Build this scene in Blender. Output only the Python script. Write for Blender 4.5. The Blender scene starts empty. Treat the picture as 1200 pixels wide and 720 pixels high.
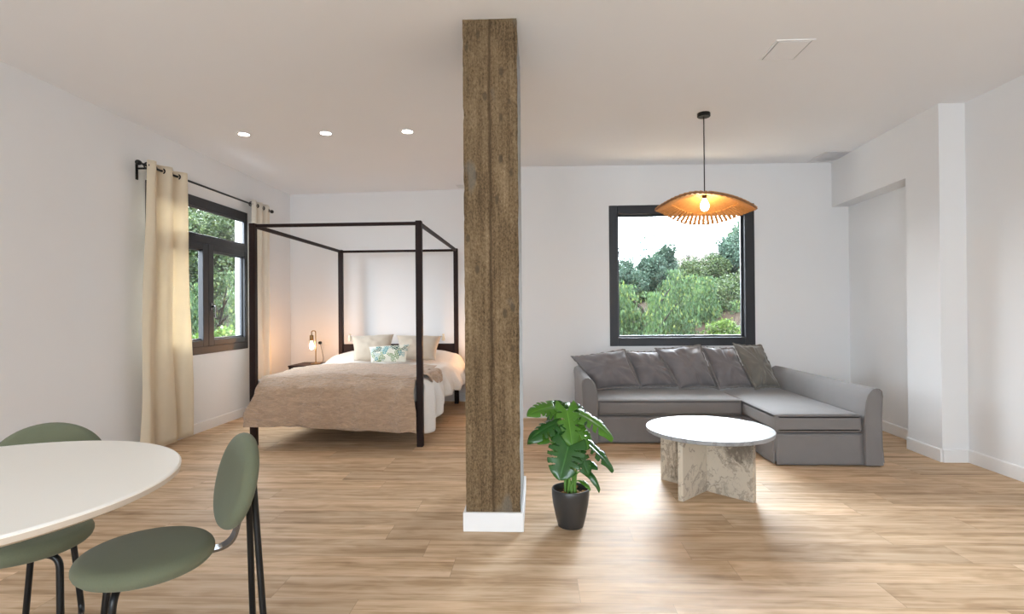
import bpy, bmesh, math, random
from math import sin, cos, pi, sqrt, atan, atan2, exp
from mathutils import Vector, Matrix, noise

S = bpy.context.scene
COL = S.collection
V = Vector

# ------------------------------------------------------------------ helpers
def new_bm():
    return bmesh.new()

def box(bm, lo, hi, mi=0):
    x0, y0, z0 = lo; x1, y1, z1 = hi
    vs = [bm.verts.new(p) for p in ((x0,y0,z0),(x1,y0,z0),(x1,y1,z0),(x0,y1,z0),(x0,y0,z1),(x1,y0,z1),(x1,y1,z1),(x0,y1,z1))]
    for f in ((0,3,2,1),(4,5,6,7),(0,1,5,4),(1,2,6,5),(2,3,7,6),(3,0,4,7)):
        bm.faces.new([vs[i] for i in f]).material_index = mi
    return vs

def rbox(bm, lo, hi, r=.01, seg=2):
    """box with rounded edges"""
    t = bmesh.new(); box(t, lo, hi)
    bmesh.ops.bevel(t, geom=t.edges[:], offset=r, segments=seg, profile=.5, affect='EDGES')
    merge(bm, t)

def merge(bm, t):
    me = bpy.data.meshes.new('tmp'); t.to_mesh(me); t.free()
    bm.from_mesh(me); bpy.data.meshes.remove(me)

def prism(bm, pts, lo, hi, axis=2):
    """extrude a 2D outline along an axis"""
    def mk(a, b, h):
        return {2: (a, b, h), 1: (a, h, b), 0: (h, a, b)}[axis]
    A = [bm.verts.new(mk(a, b, lo)) for a, b in pts]
    B = [bm.verts.new(mk(a, b, hi)) for a, b in pts]
    n = len(pts)
    bm.faces.new(A); bm.faces.new(B[::-1])
    for i in range(n):
        bm.faces.new((A[i], B[i], B[(i+1) % n], A[(i+1) % n]))

def tube(bm, pts, r, seg=10, closed=False, cap=True):
    pts = [V(p) for p in pts]
    n = len(pts)
    rad = r if isinstance(r, (list, tuple)) else [r]*n
    rings = []
    up = None
    for i, p in enumerate(pts):
        if closed:
            t = (pts[(i+1) % n] - pts[i-1])
        else:
            t = pts[min(i+1, n-1)] - pts[max(i-1, 0)]
        t.normalize()
        if up is None:
            up = t.orthogonal().normalized()
        up = (up - t*up.dot(t))
        if up.length < 1e-6: up = t.orthogonal()
        up.normalize()
        w = t.cross(up)
        rings.append([bm.verts.new(p + (up*cos(2*pi*k/seg) + w*sin(2*pi*k/seg))*rad[i]) for k in range(seg)])
    m = n if closed else n-1
    for i in range(m):
        a, b = rings[i], rings[(i+1) % n]
        for k in range(seg):
            bm.faces.new((a[k], a[(k+1) % seg], b[(k+1) % seg], b[k]))
    if cap and not closed:
        bm.faces.new(rings[0][::-1]); bm.faces.new(rings[-1])

def bend(pts, r=.03, n=5):
    """round the corners of a polyline"""
    pts = [V(p) for p in pts]
    out = [pts[0]]
    for i in range(1, len(pts)-1):
        a, b, c = pts[i-1], pts[i], pts[i+1]
        d1 = (a-b); d2 = (c-b)
        rr = min(r, d1.length*.49, d2.length*.49)
        p, q = b + d1.normalized()*rr, b + d2.normalized()*rr
        for k in range(n+1):
            t = k/n
            out.append(p*(1-t)**2 + b*2*t*(1-t) + q*t*t)
    out.append(pts[-1])
    return out

def lathe(bm, prof, c=(0,0,0), seg=40):
    c = V(c); rings = []
    for r, z in prof:
        if r < 1e-6:
            rings.append([bm.verts.new(c + V((0,0,z)))])
        else:
            rings.append([bm.verts.new(c + V((r*cos(2*pi*k/seg), r*sin(2*pi*k/seg), z))) for k in range(seg)])
    for a, b in zip(rings, rings[1:]):
        for k in range(seg):
            k2 = (k+1) % seg
            if len(a) == 1 and len(b) == 1: continue
            if len(a) == 1: bm.faces.new((a[0], b[k2], b[k]))
            elif len(b) == 1: bm.faces.new((a[k], a[k2], b[0]))
            else: bm.faces.new((a[k], a[k2], b[k2], b[k]))

def grid(bm, f, nu, nv, keep=None, uv=False):
    vs = [[bm.verts.new(f(i/nu, j/nv)) for j in range(nv+1)] for i in range(nu+1)]
    lay = bm.loops.layers.uv.verify() if uv else None
    for i in range(nu):
        for j in range(nv):
            if keep and not keep((i+.5)/nu, (j+.5)/nv): continue
            fa = bm.faces.new((vs[i][j], vs[i+1][j], vs[i+1][j+1], vs[i][j+1]))
            if uv:
                for l, (a, b) in zip(fa.loops, ((i,j),(i+1,j),(i+1,j+1),(i,j+1))):
                    l[lay].uv = (a/nu, b/nv)
    return vs

def tag(o, label=None, cat=None, group=None, kind=None):
    if label: o['label'] = label
    if cat: o['category'] = cat
    if group: o['group'] = group
    if kind: o['kind'] = kind
    return o

def obj(name, bm, m, parent=None, base=None, smooth=None, solid=0, offset=0, subsurf=0, weld=True):
    """link one mesh object; geometry is given in world space, base is the origin it is made relative to"""
    if base is not None:
        bmesh.ops.translate(bm, verts=bm.verts[:], vec=-V(base))
    if weld: bmesh.ops.remove_doubles(bm, verts=bm.verts[:], dist=1e-6)
    bmesh.ops.recalc_face_normals(bm, faces=bm.faces[:])
    me = bpy.data.meshes.new(name); bm.to_mesh(me); bm.free()
    for q in (m if isinstance(m, (list, tuple)) else [m]): me.materials.append(q)
    o = bpy.data.objects.new(name, me); COL.objects.link(o)
    if parent is not None: o.parent = parent
    elif base is not None: o.location = base
    if smooth is not None:
        me.polygons.foreach_set('use_smooth', [True]*len(me.polygons))
        if smooth < 180:
            me.set_sharp_from_angle(angle=math.radians(smooth))
    if solid:
        md = o.modifiers.new('thickness', 'SOLIDIFY'); md.thickness = solid; md.offset = offset
    if subsurf:
        md = o.modifiers.new('smooth', 'SUBSURF'); md.levels = md.render_levels = subsurf
    return o

class Thing:
    def __init__(s, name, label, cat, base, group=None, rotz=0):
        s.base = V(base)
        o = bpy.data.objects.new(name, None); COL.objects.link(o)
        o.location = base; o.rotation_euler = (0, 0, rotz); o.empty_display_size = .1
        s.o = tag(o, label, cat, group)
    def add(s, name, bm, m, parent=None, **k):
        return obj(name, bm, m, parent or s.o, s.base, **k)

class Local(Thing):
    """parts already in local coordinates"""
    def add(s, name, bm, m, parent=None, **k):
        return obj(name, bm, m, parent or s.o, (0,0,0), **k)

def struct(name, bm, m, parent=None, **k):
    o = obj(name, bm, m, parent, **k)
    if parent is None: o['kind'] = 'structure'
    return o

def dup(root, label, loc, rotz):
    r = root.copy(); COL.objects.link(r); r.location = loc; r.rotation_euler = (0, 0, rotz); r['label'] = label
    for ch in list(root.children):
        c = ch.copy(); COL.objects.link(c); c.parent = r
        for g in list(ch.children):
            d = g.copy(); COL.objects.link(d); d.parent = c
    return r

# ------------------------------------------------------------------ materials
class N:
    def __init__(s, name):
        s.m = bpy.data.materials.new(name); s.m.use_nodes = True
        s.t = s.m.node_tree; s.n = s.t.nodes; s.l = s.t.links
        s.b = s.n['Principled BSDF']; s.out = s.n['Material Output']
    def node(s, ty, **k):
        n = s.n.new(ty)
        for a, v in k.items(): setattr(n, a, v)
        return n
    def set(s, sock, v):
        if isinstance(v, bpy.types.NodeSocket): s.l.new(v, sock)
        else: sock.default_value = v
    def math(s, op, a, b=0, c=0):
        n = s.node('ShaderNodeMath', operation=op)
        s.set(n.inputs[0], a); s.set(n.inputs[1], b)
        if len(n.inputs) > 2: s.set(n.inputs[2], c)
        return n.outputs[0]
    def mix(s, f, a, b, blend='MIX'):
        n = s.node('ShaderNodeMix', data_type='RGBA', blend_type=blend)
        s.set(n.inputs['Factor'], f)
        A = [i for i in n.inputs if i.name == 'A' and i.type == 'RGBA'][0]
        B = [i for i in n.inputs if i.name == 'B' and i.type == 'RGBA'][0]
        s.set(A, a); s.set(B, b)
        return [o for o in n.outputs if o.type == 'RGBA'][0]
    def noise(s, vec, scale, detail=3, rough=.5, dist=0):
        n = s.node('ShaderNodeTexNoise')
        if vec is not None: s.l.new(vec, n.inputs['Vector'])
        n.inputs['Scale'].default_value = scale; n.inputs['Detail'].default_value = detail
        n.inputs['Roughness'].default_value = rough; n.inputs['Distortion'].default_value = dist
        return n.outputs['Fac']
    def ramp(s, f, stops):
        n = s.node('ShaderNodeValToRGB')
        el = n.color_ramp.elements
        while len(el) < len(stops): el.new(.5)
        for e, (p, c) in zip(el, stops):
            e.position = p; e.color = c if len(c) == 4 else (*c, 1)
        s.l.new(f, n.inputs[0]); return n.outputs['Color']
    def rng(s, f, a, b, c=0, d=1):
        n = s.node('ShaderNodeMapRange')
        s.l.new(f, n.inputs[0])
        for i, v in zip((1, 2, 3, 4), (a, b, c, d)): n.inputs[i].default_value = v
        return n.outputs[0]
    def pos(s, kind='Object'):
        return s.node('ShaderNodeTexCoord').outputs[kind]
    def world(s):
        return s.node('ShaderNodeNewGeometry').outputs['Position']
    def map(s, vec, scale=(1,1,1), rot=(0,0,0), loc=(0,0,0)):
        n = s.node('ShaderNodeMapping'); s.l.new(vec, n.inputs[0])
        n.inputs['Scale'].default_value = scale; n.inputs['Rotation'].default_value = rot; n.inputs['Location'].default_value = loc
        return n.outputs[0]
    def bump(s, h, strength=.2, dist=.01):
        n = s.node('ShaderNodeBump'); n.inputs['Strength'].default_value = strength; n.inputs['Distance'].default_value = dist
        s.l.new(h, n.inputs['Height']); s.l.new(n.outputs[0], s.b.inputs['Normal'])

def plain(name, c, rough=.5, metal=0, var=.08, scale=20, bump=0, spec=None, sheen=0, emit=None, es=0):
    q = N(name)
    p = q.pos()
    f = q.noise(p, scale, 4)
    lo = tuple(x*(1-var) for x in c) + (1,); hi = tuple(min(1, x*(1+var)) for x in c) + (1,)
    q.l.new(q.mix(f, lo, hi), q.b.inputs['Base Color'])
    q.b.inputs['Roughness'].default_value = rough; q.b.inputs['Metallic'].default_value = metal
    if spec is not None: q.b.inputs['Specular IOR Level'].default_value = spec
    if sheen: q.b.inputs['Sheen Weight'].default_value = sheen
    if bump: q.bump(f, bump, .004)
    if emit:
        q.b.inputs['Emission Color'].default_value = (*emit, 1); q.b.inputs['Emission Strength'].default_value = es
    return q.m

def fabric(name, c, var=.12, rough=.95, weave=600, bump=.25, sheen=.3, mottled=9, trans=0, crinkle=0):
    q = N(name); p = q.pos()
    a = q.noise(p, mottled, 4); w = q.noise(p, weave, 1)
    f = q.math('ADD', q.math('MULTIPLY', a, .6), q.math('MULTIPLY', w, .4))
    lo = tuple(x*(1-var) for x in c) + (1,); hi = tuple(min(1, x*(1+var)) for x in c) + (1,)
    if crinkle > .5:      # crushed pile, its crinkle shading painted in as irregular lighter and darker bands
        f = q.math('ADD', q.math('MULTIPLY', q.rng(q.noise(q.map(p, (.5, 1, 1.6)), 22, 5, .65, 1.2), .3, .7), .8), q.math('MULTIPLY', w, .2))
    col = q.mix(f, lo, hi)
    q.l.new(col, q.b.inputs['Base Color'])
    q.b.inputs['Roughness'].default_value = rough; q.b.inputs['Specular IOR Level'].default_value = .15
    q.b.inputs['Sheen Weight'].default_value = sheen; q.b.inputs['Sheen Roughness'].default_value = .5
    if crinkle:
        k1 = q.noise(q.map(p, (.7, 1, 1.7)), 16, 4, .6, .8); k2 = q.noise(q.map(p, (.8, 1.2, 2.2)), 45, 3, .6, .5)
        q.bump(q.math('ADD', k1, q.math('MULTIPLY', k2, .4)), crinkle, .03)
    else: q.bump(w, bump, .002)
    if trans:
        t = q.node('ShaderNodeBsdfTranslucent'); q.l.new(col, t.inputs['Color'])
        m = q.node('ShaderNodeMixShader'); m.inputs[0].default_value = trans
        q.l.new(q.b.outputs[0], m.inputs[1]); q.l.new(t.outputs[0], m.inputs[2]); q.l.new(m.outputs[0], q.out.inputs[0])
    return q.m

def mat_floor():
    q = N('light oak plank floor'); w = q.world()
    sep = q.node('ShaderNodeSeparateXYZ'); q.l.new(w, sep.inputs[0])
    X, Y = sep.outputs[0], sep.outputs[1]
    yr = q.math('DIVIDE', q.math('ADD', Y, 20.06), .19)
    row = q.math('FLOOR', yr); yf = q.math('FRACT', yr)
    wn = q.node('ShaderNodeTexWhiteNoise', noise_dimensions='1D'); q.l.new(row, wn.inputs['W'])
    xr = q.math('ADD', q.math('DIVIDE', X, 1.25), q.math('MULTIPLY', wn.outputs['Value'], 7.3))
    xr = q.math('ADD', xr, 50)
    pl = q.math('FLOOR', xr); xf = q.math('FRACT', xr)
    wn2 = q.node('ShaderNodeTexWhiteNoise', noise_dimensions='2D')
    cb = q.node('ShaderNodeCombineXYZ'); q.l.new(row, cb.inputs[0]); q.l.new(pl, cb.inputs[1]); q.l.new(cb.outputs[0], wn2.inputs['Vector'])
    r = wn2.outputs['Value']
    off = q.node('ShaderNodeCombineXYZ')
    q.l.new(q.math('ADD', X, q.math('MULTIPLY', r, 31)), off.inputs[0]); q.l.new(q.math('ADD', Y, q.math('MULTIPLY', r, 17)), off.inputs[1])
    v = off.outputs[0]
    g1 = q.noise(q.map(v, (.6, 12, 1)), 1.6, 5, .58, .7)       # broad streaks along the plank
    g2 = q.noise(q.map(v, (4, 130, 1)), 1.2, 3, .6)           # fine fibres
    g3 = q.noise(q.map(v, (2.2, 7, 1)), 1.5, 2, .5, 1.5)
    f = q.math('ADD', q.math('ADD', q.math('MULTIPLY', g1, .55), q.math('MULTIPLY', g2, .2)), q.math('MULTIPLY', g3, .25))
    col = q.ramp(f, ((.35, (.33, .205, .11)), (.44, (.50, .335, .195)), (.53, (.65, .465, .30)), (.64, (.75, .58, .405))))
    tone = q.rng(r, 0, 1, .82, 1.1)
    tn = q.node('ShaderNodeCombineXYZ')
    for i in range(3): q.l.new(tone, tn.inputs[i])
    col = q.mix(1.0, col, tn.outputs[0], 'MULTIPLY')
    seam = q.math('MAXIMUM', q.math('LESS_THAN', yf, .009), q.math('LESS_THAN', xf, .0016))
    col = q.mix(q.math('MULTIPLY', seam, .55), col, (.2, .125, .07, 1))
    q.l.new(col, q.b.inputs['Base Color'])
    q.l.new(q.rng(g1, .3, .7, .5, .62), q.b.inputs['Roughness'])
    q.b.inputs['Specular IOR Level'].default_value = .2
    h = q.math('SUBTRACT', q.math('MULTIPLY', g2, .25), seam)
    q.bump(h, .12, .002)
    return q.m

def mat_column():
    q = N('rough board marked brown concrete'); w = q.world()
    sep = q.node('ShaderNodeSeparateXYZ'); q.l.new(w, sep.inputs[0])
    X = sep.outputs[0]
    big = q.noise(q.map(w, (1, 1, .35)), 7, 5, .62)
    fine = q.noise(q.map(w, (1, 1, .55)), 120, 4, .8)
    streak = q.noise(q.map(w, (16, 16, .45)), 3, 5, .65)
    f = q.math('ADD', q.math('ADD', q.math('MULTIPLY', big, .3), q.math('MULTIPLY', fine, .45)), q.math('MULTIPLY', streak, .25))
    col = q.ramp(f, ((.37, (.032, .02, .010)), (.44, (.115, .076, .04)), (.52, (.20, .138, .076)), (.595, (.29, .208, .122)), (.68, (.45, .36, .24))))
    # a dark joint between two shuttering boards, wandering a little
    wob = q.math('MULTIPLY', q.math('SUBTRACT', q.noise(w, 5, 3), .5), .03)
    d = q.math('ABSOLUTE', q.math('ADD', q.math('ADD', X, .238), wob))
    col = q.mix(q.rng(d, .002, .012, .75, 0), col, (.06, .036, .018, 1))
    # pits and dark spots
    vo = q.node('ShaderNodeTexVoronoi'); q.l.new(q.map(w, (1, 1, .5)), vo.inputs['Vector']); vo.inputs['Scale'].default_value = 13
    col = q.mix(q.rng(vo.outputs['Distance'], .1, .2, .7, 0), col, (.07, .055, .035, 1))
    # grey cement patches
    gp = q.noise(q.map(w, (1, 1, .45), loc=(3.1, 0, 1.7)), 5.5, 2, .4)
    col = q.mix(q.rng(gp, .66, .7, 0, .7), col, (.17, .15, .12, 1))
    q.l.new(col, q.b.inputs['Base Color']); q.b.inputs['Roughness'].default_value = .92; q.b.inputs['Specular IOR Level'].default_value = .2
    q.bump(q.math('ADD', fine, q.math('MULTIPLY', big, .6)), .7, .012)
    return q.m

def mat_marble(name, base, vein, dark, rough=.28, spec=.5):
    q = N(name); p = q.pos()
    warp = q.noise(p, 3, 5, .6)
    wv = q.node('ShaderNodeVectorMath', operation='ADD')
    cb = q.node('ShaderNodeCombineXYZ')
    for i in range(3): q.l.new(q.math('MULTIPLY', warp, .55), cb.inputs[i])
    q.l.new(p, wv.inputs[0]); q.l.new(cb.outputs[0], wv.inputs[1])
    n = q.noise(q.map(wv.outputs[0], (1, 1, .55), (.2, .5, .3)), 5, 6, .62, .9)
    a = q.math('ABSOLUTE', q.math('SUBTRACT', n, .5))
    col = q.mix(q.rng(a, 0, .035, .8, 0), (*base, 1), (*vein, 1))
    n2 = q.noise(q.map(wv.outputs[0], (1.3, 1.3, .45), (.1, .25, 0)), 3.6, 8, .66, .4)
    col = q.mix(q.rng(n2, .52, .64, 0, dark), col, (.10, .078, .06, 1))
    n3 = q.noise(p, 2.2, 3)
    col = q.mix(q.rng(n3, .35, .75, 0, .35), col, tuple(x*.72 for x in base) + (1,))
    q.l.new(col, q.b.inputs['Base Color']); q.b.inputs['Roughness'].default_value = rough; q.b.inputs['Specular IOR Level'].default_value = spec
    return q.m

def mat_leaf(name, a, b, trans=.25, rough=.35, rib=True):
    q = N(name)
    p = q.pos('UV'); sep = q.node('ShaderNodeSeparateXYZ'); q.l.new(p, sep.inputs[0])
    f = q.noise(q.pos(), 30, 3)
    col = q.mix(f, (*a, 1), (*b, 1))
    if rib:
        col = q.mix(q.rng(sep.outputs[1], .02, .06, .6, 0), col, (b[0]*1.9, b[1]*1.7, b[2]*1.8, 1))
    q.l.new(col, q.b.inputs['Base Color']); q.b.inputs['Roughness'].default_value = rough
    t = q.node('ShaderNodeBsdfTranslucent')
    q.l.new(q.mix(.5, col, (.22, .42, .03, 1)), t.inputs['Color'])
    m = q.node('ShaderNodeMixShader'); m.inputs[0].default_value = trans
    q.l.new(q.b.outputs[0], m.inputs[1]); q.l.new(t.outputs[0], m.inputs[2]); q.l.new(m.outputs[0], q.out.inputs[0])
    return q.m

def mat_foliage(name, stops):
    q = N(name)
    oi = q.node('ShaderNodeNewGeometry')
    col = q.ramp(oi.outputs['Random Per Island'], stops)
    q.l.new(col, q.b.inputs['Base Color']); q.b.inputs['Roughness'].default_value = .6; q.b.inputs['Specular IOR Level'].default_value = .25
    t = q.node('ShaderNodeBsdfTranslucent'); q.l.new(col, t.inputs['Color'])
    m = q.node('ShaderNodeMixShader'); m.inputs[0].default_value = .3
    q.l.new(q.b.outputs[0], m.inputs[1]); q.l.new(t.outputs[0], m.inputs[2]); q.l.new(m.outputs[0], q.out.inputs[0])
    return q.m

def mat_glass():
    q = N('clear window glass'); q.n.remove(q.b)
    t = q.node('ShaderNodeBsdfTransparent'); t.inputs[0].default_value = (.97, .985, .985, 1)
    g = q.node('ShaderNodeBsdfGlossy'); g.inputs['Roughness'].default_value = .02
    lw = q.node('ShaderNodeLayerWeight'); lw.inputs['Blend'].default_value = .5
    fr = q.math('ADD', q.math('MULTIPLY', q.math('POWER', lw.outputs['Facing'], 5), .9), .03)
    m = q.node('ShaderNodeMixShader')
    q.l.new(fr, m.inputs[0]); q.l.new(t.outputs[0], m.inputs[1]); q.l.new(g.outputs[0], m.inputs[2]); q.l.new(m.outputs[0], q.out.inputs[0])
    return q.m

M = dict(
    wall=plain('matt white wall paint', (.80, .805, .812), .9, var=.012, scale=3, spec=.2),
    ceil=plain('white ceiling paint', (.855, .87, .895), .9, var=.012, scale=2, spec=.2),
    base=plain('white skirting paint', (.82, .82, .82), .5, var=.01),
    plaster=plain('pale grey plaster', (.36, .37, .37), .9, var=.4, scale=45, bump=.4),
    floor=mat_floor(), column=mat_column(), glass=mat_glass(),
    anthracite=plain('anthracite window frame', (.018, .019, .0235), .5, var=.05),
    anthra_lt=plain('anthracite glazing bead', (.03, .033, .04), .35, var=.05),
    black=plain('black metal', (.006, .006, .0065), .35, 0, var=.1, spec=.35),
    bedwood=plain('very dark brown painted wood', (.021, .0105, .0085), .5, var=.2, scale=30, spec=.15),
    linen=fabric('cream linen curtain', (.82, .73, .575), .08, weave=350, sheen=.1, trans=.3),
    linen_lt=fabric('pale linen curtain', (.84, .79, .70), .06, weave=350, sheen=.1, trans=.3),
    duvet=fabric('white cotton duvet', (.80, .78, .75), .04, sheen=.1, crinkle=.22),
    throw=fabric('taupe velvet throw', (.52, .37, .26), .24, mottled=14, sheen=.35, crinkle=1.0),
    matt=fabric('white mattress ticking', (.75, .74, .72), .05),
    pillow=fabric('stone linen pillow', (.54, .46, .37), .1),
    tassel=fabric('ivory tassel yarn', (.75, .66, .5), .1),
    printw=fabric('printed cushion off white', (.76, .74, .64), .04),
    print1=fabric('printed cushion teal', (.10, .30, .32), .15), print2=fabric('printed cushion deep green', (.03, .10, .08), .15),
    print3=fabric('printed cushion sage', (.24, .33, .17), .15), print4=fabric('printed cushion grey blue', (.35, .47, .46), .12),
    sofa=fabric('grey sofa cover', (.205, .193, .19), .16, weave=420, mottled=5, sheen=.15),
    sofa2=fabric('grey cushion cover', (.185, .17, .172), .16, weave=420, mottled=12, sheen=.3, rough=.85),
    cush=fabric('olive grey cushion cover', (.175, .162, .14), .14, weave=420, mottled=12, sheen=.35),
    piping=fabric('grey piping', (.2, .185, .18), .1),
    velvet=fabric('sage green velvet', (.135, .148, .097), .15, weave=300, mottled=8, sheen=.1, bump=.1),
    table=plain('warm white lacquer', (.85, .825, .765), .42, var=.02, scale=2),
    tabedge=plain('beige table edge', (.55, .48, .40), .5, var=.03),
    steel=plain('dark chromed steel', (.16, .16, .17), .22, 1, var=.05),
    marble_top=mat_marble('pale veined marble top', (.35, .355, .365), (.2, .2, .2), .2, .45, .2),
    marble_leg=mat_marble('beige marble with brown veins', (.60, .53, .43), (.24, .19, .15), .9),
    rattan=plain('natural rattan cord', (.50, .25, .085), .65, var=.3, scale=60, bump=.3),
    rattan_d=plain('brown rattan rim', (.24, .11, .045), .6, var=.25, scale=60),
    brass=plain('aged brass', (.28, .17, .07), .35, 1, var=.15),
    bulb=plain('lit warm bulb', (1, .9, .7), .3, emit=(1, .68, .36), es=90),
    bulb2=plain('lit amber bulb', (1, .8, .5), .3, emit=(1, .50, .20), es=180),
    led=plain('lit downlight lens', (1, 1, 1), .3, emit=(1, .96, .9), es=35),
    white_pl=plain('white plastic', (.8, .8, .79), .4, var=.01),
    gap=plain('shadow gap', (.05, .05, .05), .9),
    vent=plain('grey vent enamel', (.78, .78, .80), .5, var=.03),
    pot=plain('dark grey ceramic pot', (.035, .033, .032), .38, var=.15, scale=15),
    soil=plain('potting soil', (.06, .035, .02), .95, var=.6, scale=60, bump=1),
    chip=plain('bark chip', (.42, .22, .08), .8, var=.3, scale=50),
    leafA=mat_leaf('bright monstera leaf', (.06, .19, .014), (.12, .30, .035), .33),
    leafB=mat_leaf('dark monstera leaf', (.014, .075, .012), (.032, .125, .02), .18, .25),
    stem=plain('plant stem green', (.12, .26, .04), .5, var=.25),
    fol_a=mat_foliage('pepper tree leaves', ((0, (0.0189, 0.0420, 0.0168)), (.5, (0.0336, 0.0672, 0.0252)), (.85, (0.0546, 0.0924, 0.0252)), (1, (0.1092, 0.1260, 0.0252)))),
    fol_b=mat_foliage('blue green tree leaves', ((0, (0.0168, 0.0357, 0.0252)), (.6, (0.0336, 0.0630, 0.0420)), (1, (0.0546, 0.0882, 0.0546)))),
    fol_c=mat_foliage('olive green tree leaves', ((0, (0.0126, 0.0252, 0.0105)), (.6, (0.0315, 0.0525, 0.0168)), (1, (0.0630, 0.0840, 0.0252)))),
    fol_d=mat_foliage('fresh green shrub leaves', ((0, (0.0252, 0.0546, 0.0084)), (.6, (0.0546, 0.1008, 0.0168)), (1, (0.1092, 0.1470, 0.0294)))),
    bark=plain('grey brown bark', (.012, .010, .008), .9, var=.3, bump=.5, spec=.05),
    earth=plain('reddish hillside earth', (.022, .015, .010), .95, var=.45, scale=1.5, bump=.6, spec=.05),
    rock=plain('grey rock', (.06, .06, .065), .9, var=.3, scale=4, bump=.6, spec=.1),
    facade=plain('white outside render', (.42, .44, .46), .9, var=.02),
)

# ------------------------------------------------------------------ camera
f_px, TH, ROLL, PITCH = 640.0, atan(29/640), .0085, atan(3/640)
fw = V((-sin(TH)*cos(PITCH), cos(TH)*cos(PITCH), sin(PITCH)))
r0 = V((cos(TH), sin(TH), 0)); u0 = r0.cross(fw)
rr = r0*cos(ROLL) - u0*sin(ROLL); uu = u0*cos(ROLL) + r0*sin(ROLL)
cam = bpy.data.cameras.new('camera'); cam.sensor_width = 36; cam.lens = f_px/1200*36; cam.clip_start = .05; cam.clip_end = 300
co = bpy.data.objects.new('camera', cam); COL.objects.link(co)
m3 = Matrix((rr, uu, -fw)).transposed()
co.matrix_world = Matrix.Translation((0, 0, 1.16)) @ m3.to_4x4()
S.camera = co

# ------------------------------------------------------------------ room shell
XL, XR, YB, YS = -3.27, 3.19, -3.4, 5.85
WT = .22                                        # outside wall thickness
CH = 2.9
WL = .135
def wall_with_hole(bm, axis, p0, p1, a0, a1, z0, z1, h):
    """slab between p0 and p1 on the axis, from a0 to a1 along it, with one opening h=(a0,a1,z0,z1)"""
    for (b0, b1, c0, c1) in ((a0, h[0], z0, z1), (h[1], a1, z0, z1), (h[0], h[1], z0, h[2]), (h[0], h[1], h[3], z1)):
        if axis == 'x': box(bm, (p0, b0, c0), (p1, b1, c1))
        else: box(bm, (b0, p0, c0), (b1, p1, c1))

LW = (4.43, 6.03, .75, 2.275)                   # left window opening (Y0,Y1,Z0,Z1)
SW = (.775, 2.29, .762, 2.256)                  # sofa window opening (X0,X1,Z0,Z1)
bm = new_bm(); box(bm, (XL-.3, YB-.3, -.25), (3.6, 7.4, 0)); struct('floor', bm, M['floor'])
# ceiling falls very slightly to the right
bm = new_bm(); vs = box(bm, (XL-.3, YB-.3, 0), (3.6, 7.4, .25))
for v in vs: v.co.z += 2.69 - .007*v.co.x
struct('ceiling', bm, M['ceil'])
bm = new_bm(); wall_with_hole(bm, 'x', XL-WL, XL, YB, 7.13, 0, CH, LW); struct('wall_left', bm, [M['wall']])
bm = new_bm(); prism(bm, [(-.25, 6.85), (-.25, 7.3), (XL-WT, 7.4), (XL-WT, 7.135), (XL, 7.12)], 0, CH); struct('wall_bed', bm, M['wall'])
bm = new_bm(); wall_with_hole(bm, 'y', YS, YS+WT, -.25, 3.5, 0, CH, SW); struct('wall_sofa', bm, M['wall'])
bm = new_bm(); box(bm, (-.25, YS+WT, 0), (-.03, 7.3, CH)); struct('wall_return', bm, M['wall'])
# right wall: alcove behind, pier and dropped beam in front
bm = new_bm(); prism(bm, [(XR, YB), (XR, 4.4), (3.265, YS+.1), (3.6, YS+.1), (3.6, YB)], 0, CH); struct('wall_right', bm, M['wall'])
bm = new_bm(); prism(bm, [(3.0, 4.2), (3.25, 4.2), (3.25, 4.59), (3.012, 4.59)], 0, CH); struct('wall_pier', bm, M['wall'])
bm = new_bm(); prism(bm, [(3.012, 4.55), (3.3, 4.55), (3.35, YS+.05), (3.093, YS+.05)], 2.205, CH); struct('wall_beam', bm, M['wall'])
# back wall behind the viewpoint; its glazed opening is added for fill light
BW = (-2.4, 1.4, .6, 2.2)
bm = new_bm(); wall_with_hole(bm, 'y', YB-WT, YB, XL-WT, 3.6, 0, CH, BW); struct('wall_back', bm, M['wall'])

def skirting(name, pts, out, h=.095, t=.015):
    """run of skirting along a polyline; out = list of outward 2D normals per segment"""
    bm = new_bm()
    for (a, b), n in zip(zip(pts, pts[1:]), out):
        a, b, n = V((*a, 0)), V((*b, 0)), V((*n, 0))
        q = [a, b, b+n*t, a+n*t]
        lo = [bm.verts.new(p) for p in q]; mid = [bm.verts.new(p+V((0,0,h-.006))) for p in q]
        top = [bm.verts.new(q[0]+V((0,0,h))), bm.verts.new(q[1]+V((0,0,h))), bm.verts.new(b+n*(t-.005)+V((0,0,h))), bm.verts.new(a+n*(t-.005)+V((0,0,h)))]
        for A, B in ((lo, mid), (mid, top)):
            for i in range(4): bm.faces.new((A[i], A[(i+1) % 4], B[(i+1) % 4], B[i]))
        bm.faces.new(lo); bm.faces.new(top)
    struct(name, bm, M['base'])
skirting('baseboard_left', [(XL, YB), (XL, 7.11)], [(1, 0)])
skirting('baseboard_bed', [(XL+.015, 7.119), (-.25, 6.85)], [(-.09, -.996)])
skirting('baseboard_sofa', [(-.25, YS), (3.25, YS)], [(0, -1)])
skirting('baseboard_alcove', [(XR+.003, 4.6), (3.262, YS)], [(-.999, .05)])
skirting('baseboard_pier', [(3.012, 4.59), (3.0, 4.2), (3.19, 4.2)], [(-1, .03), (0, -1)])
skirting('baseboard_right', [(XR, 4.19), (XR, YB)], [(-1, 0)])

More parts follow.
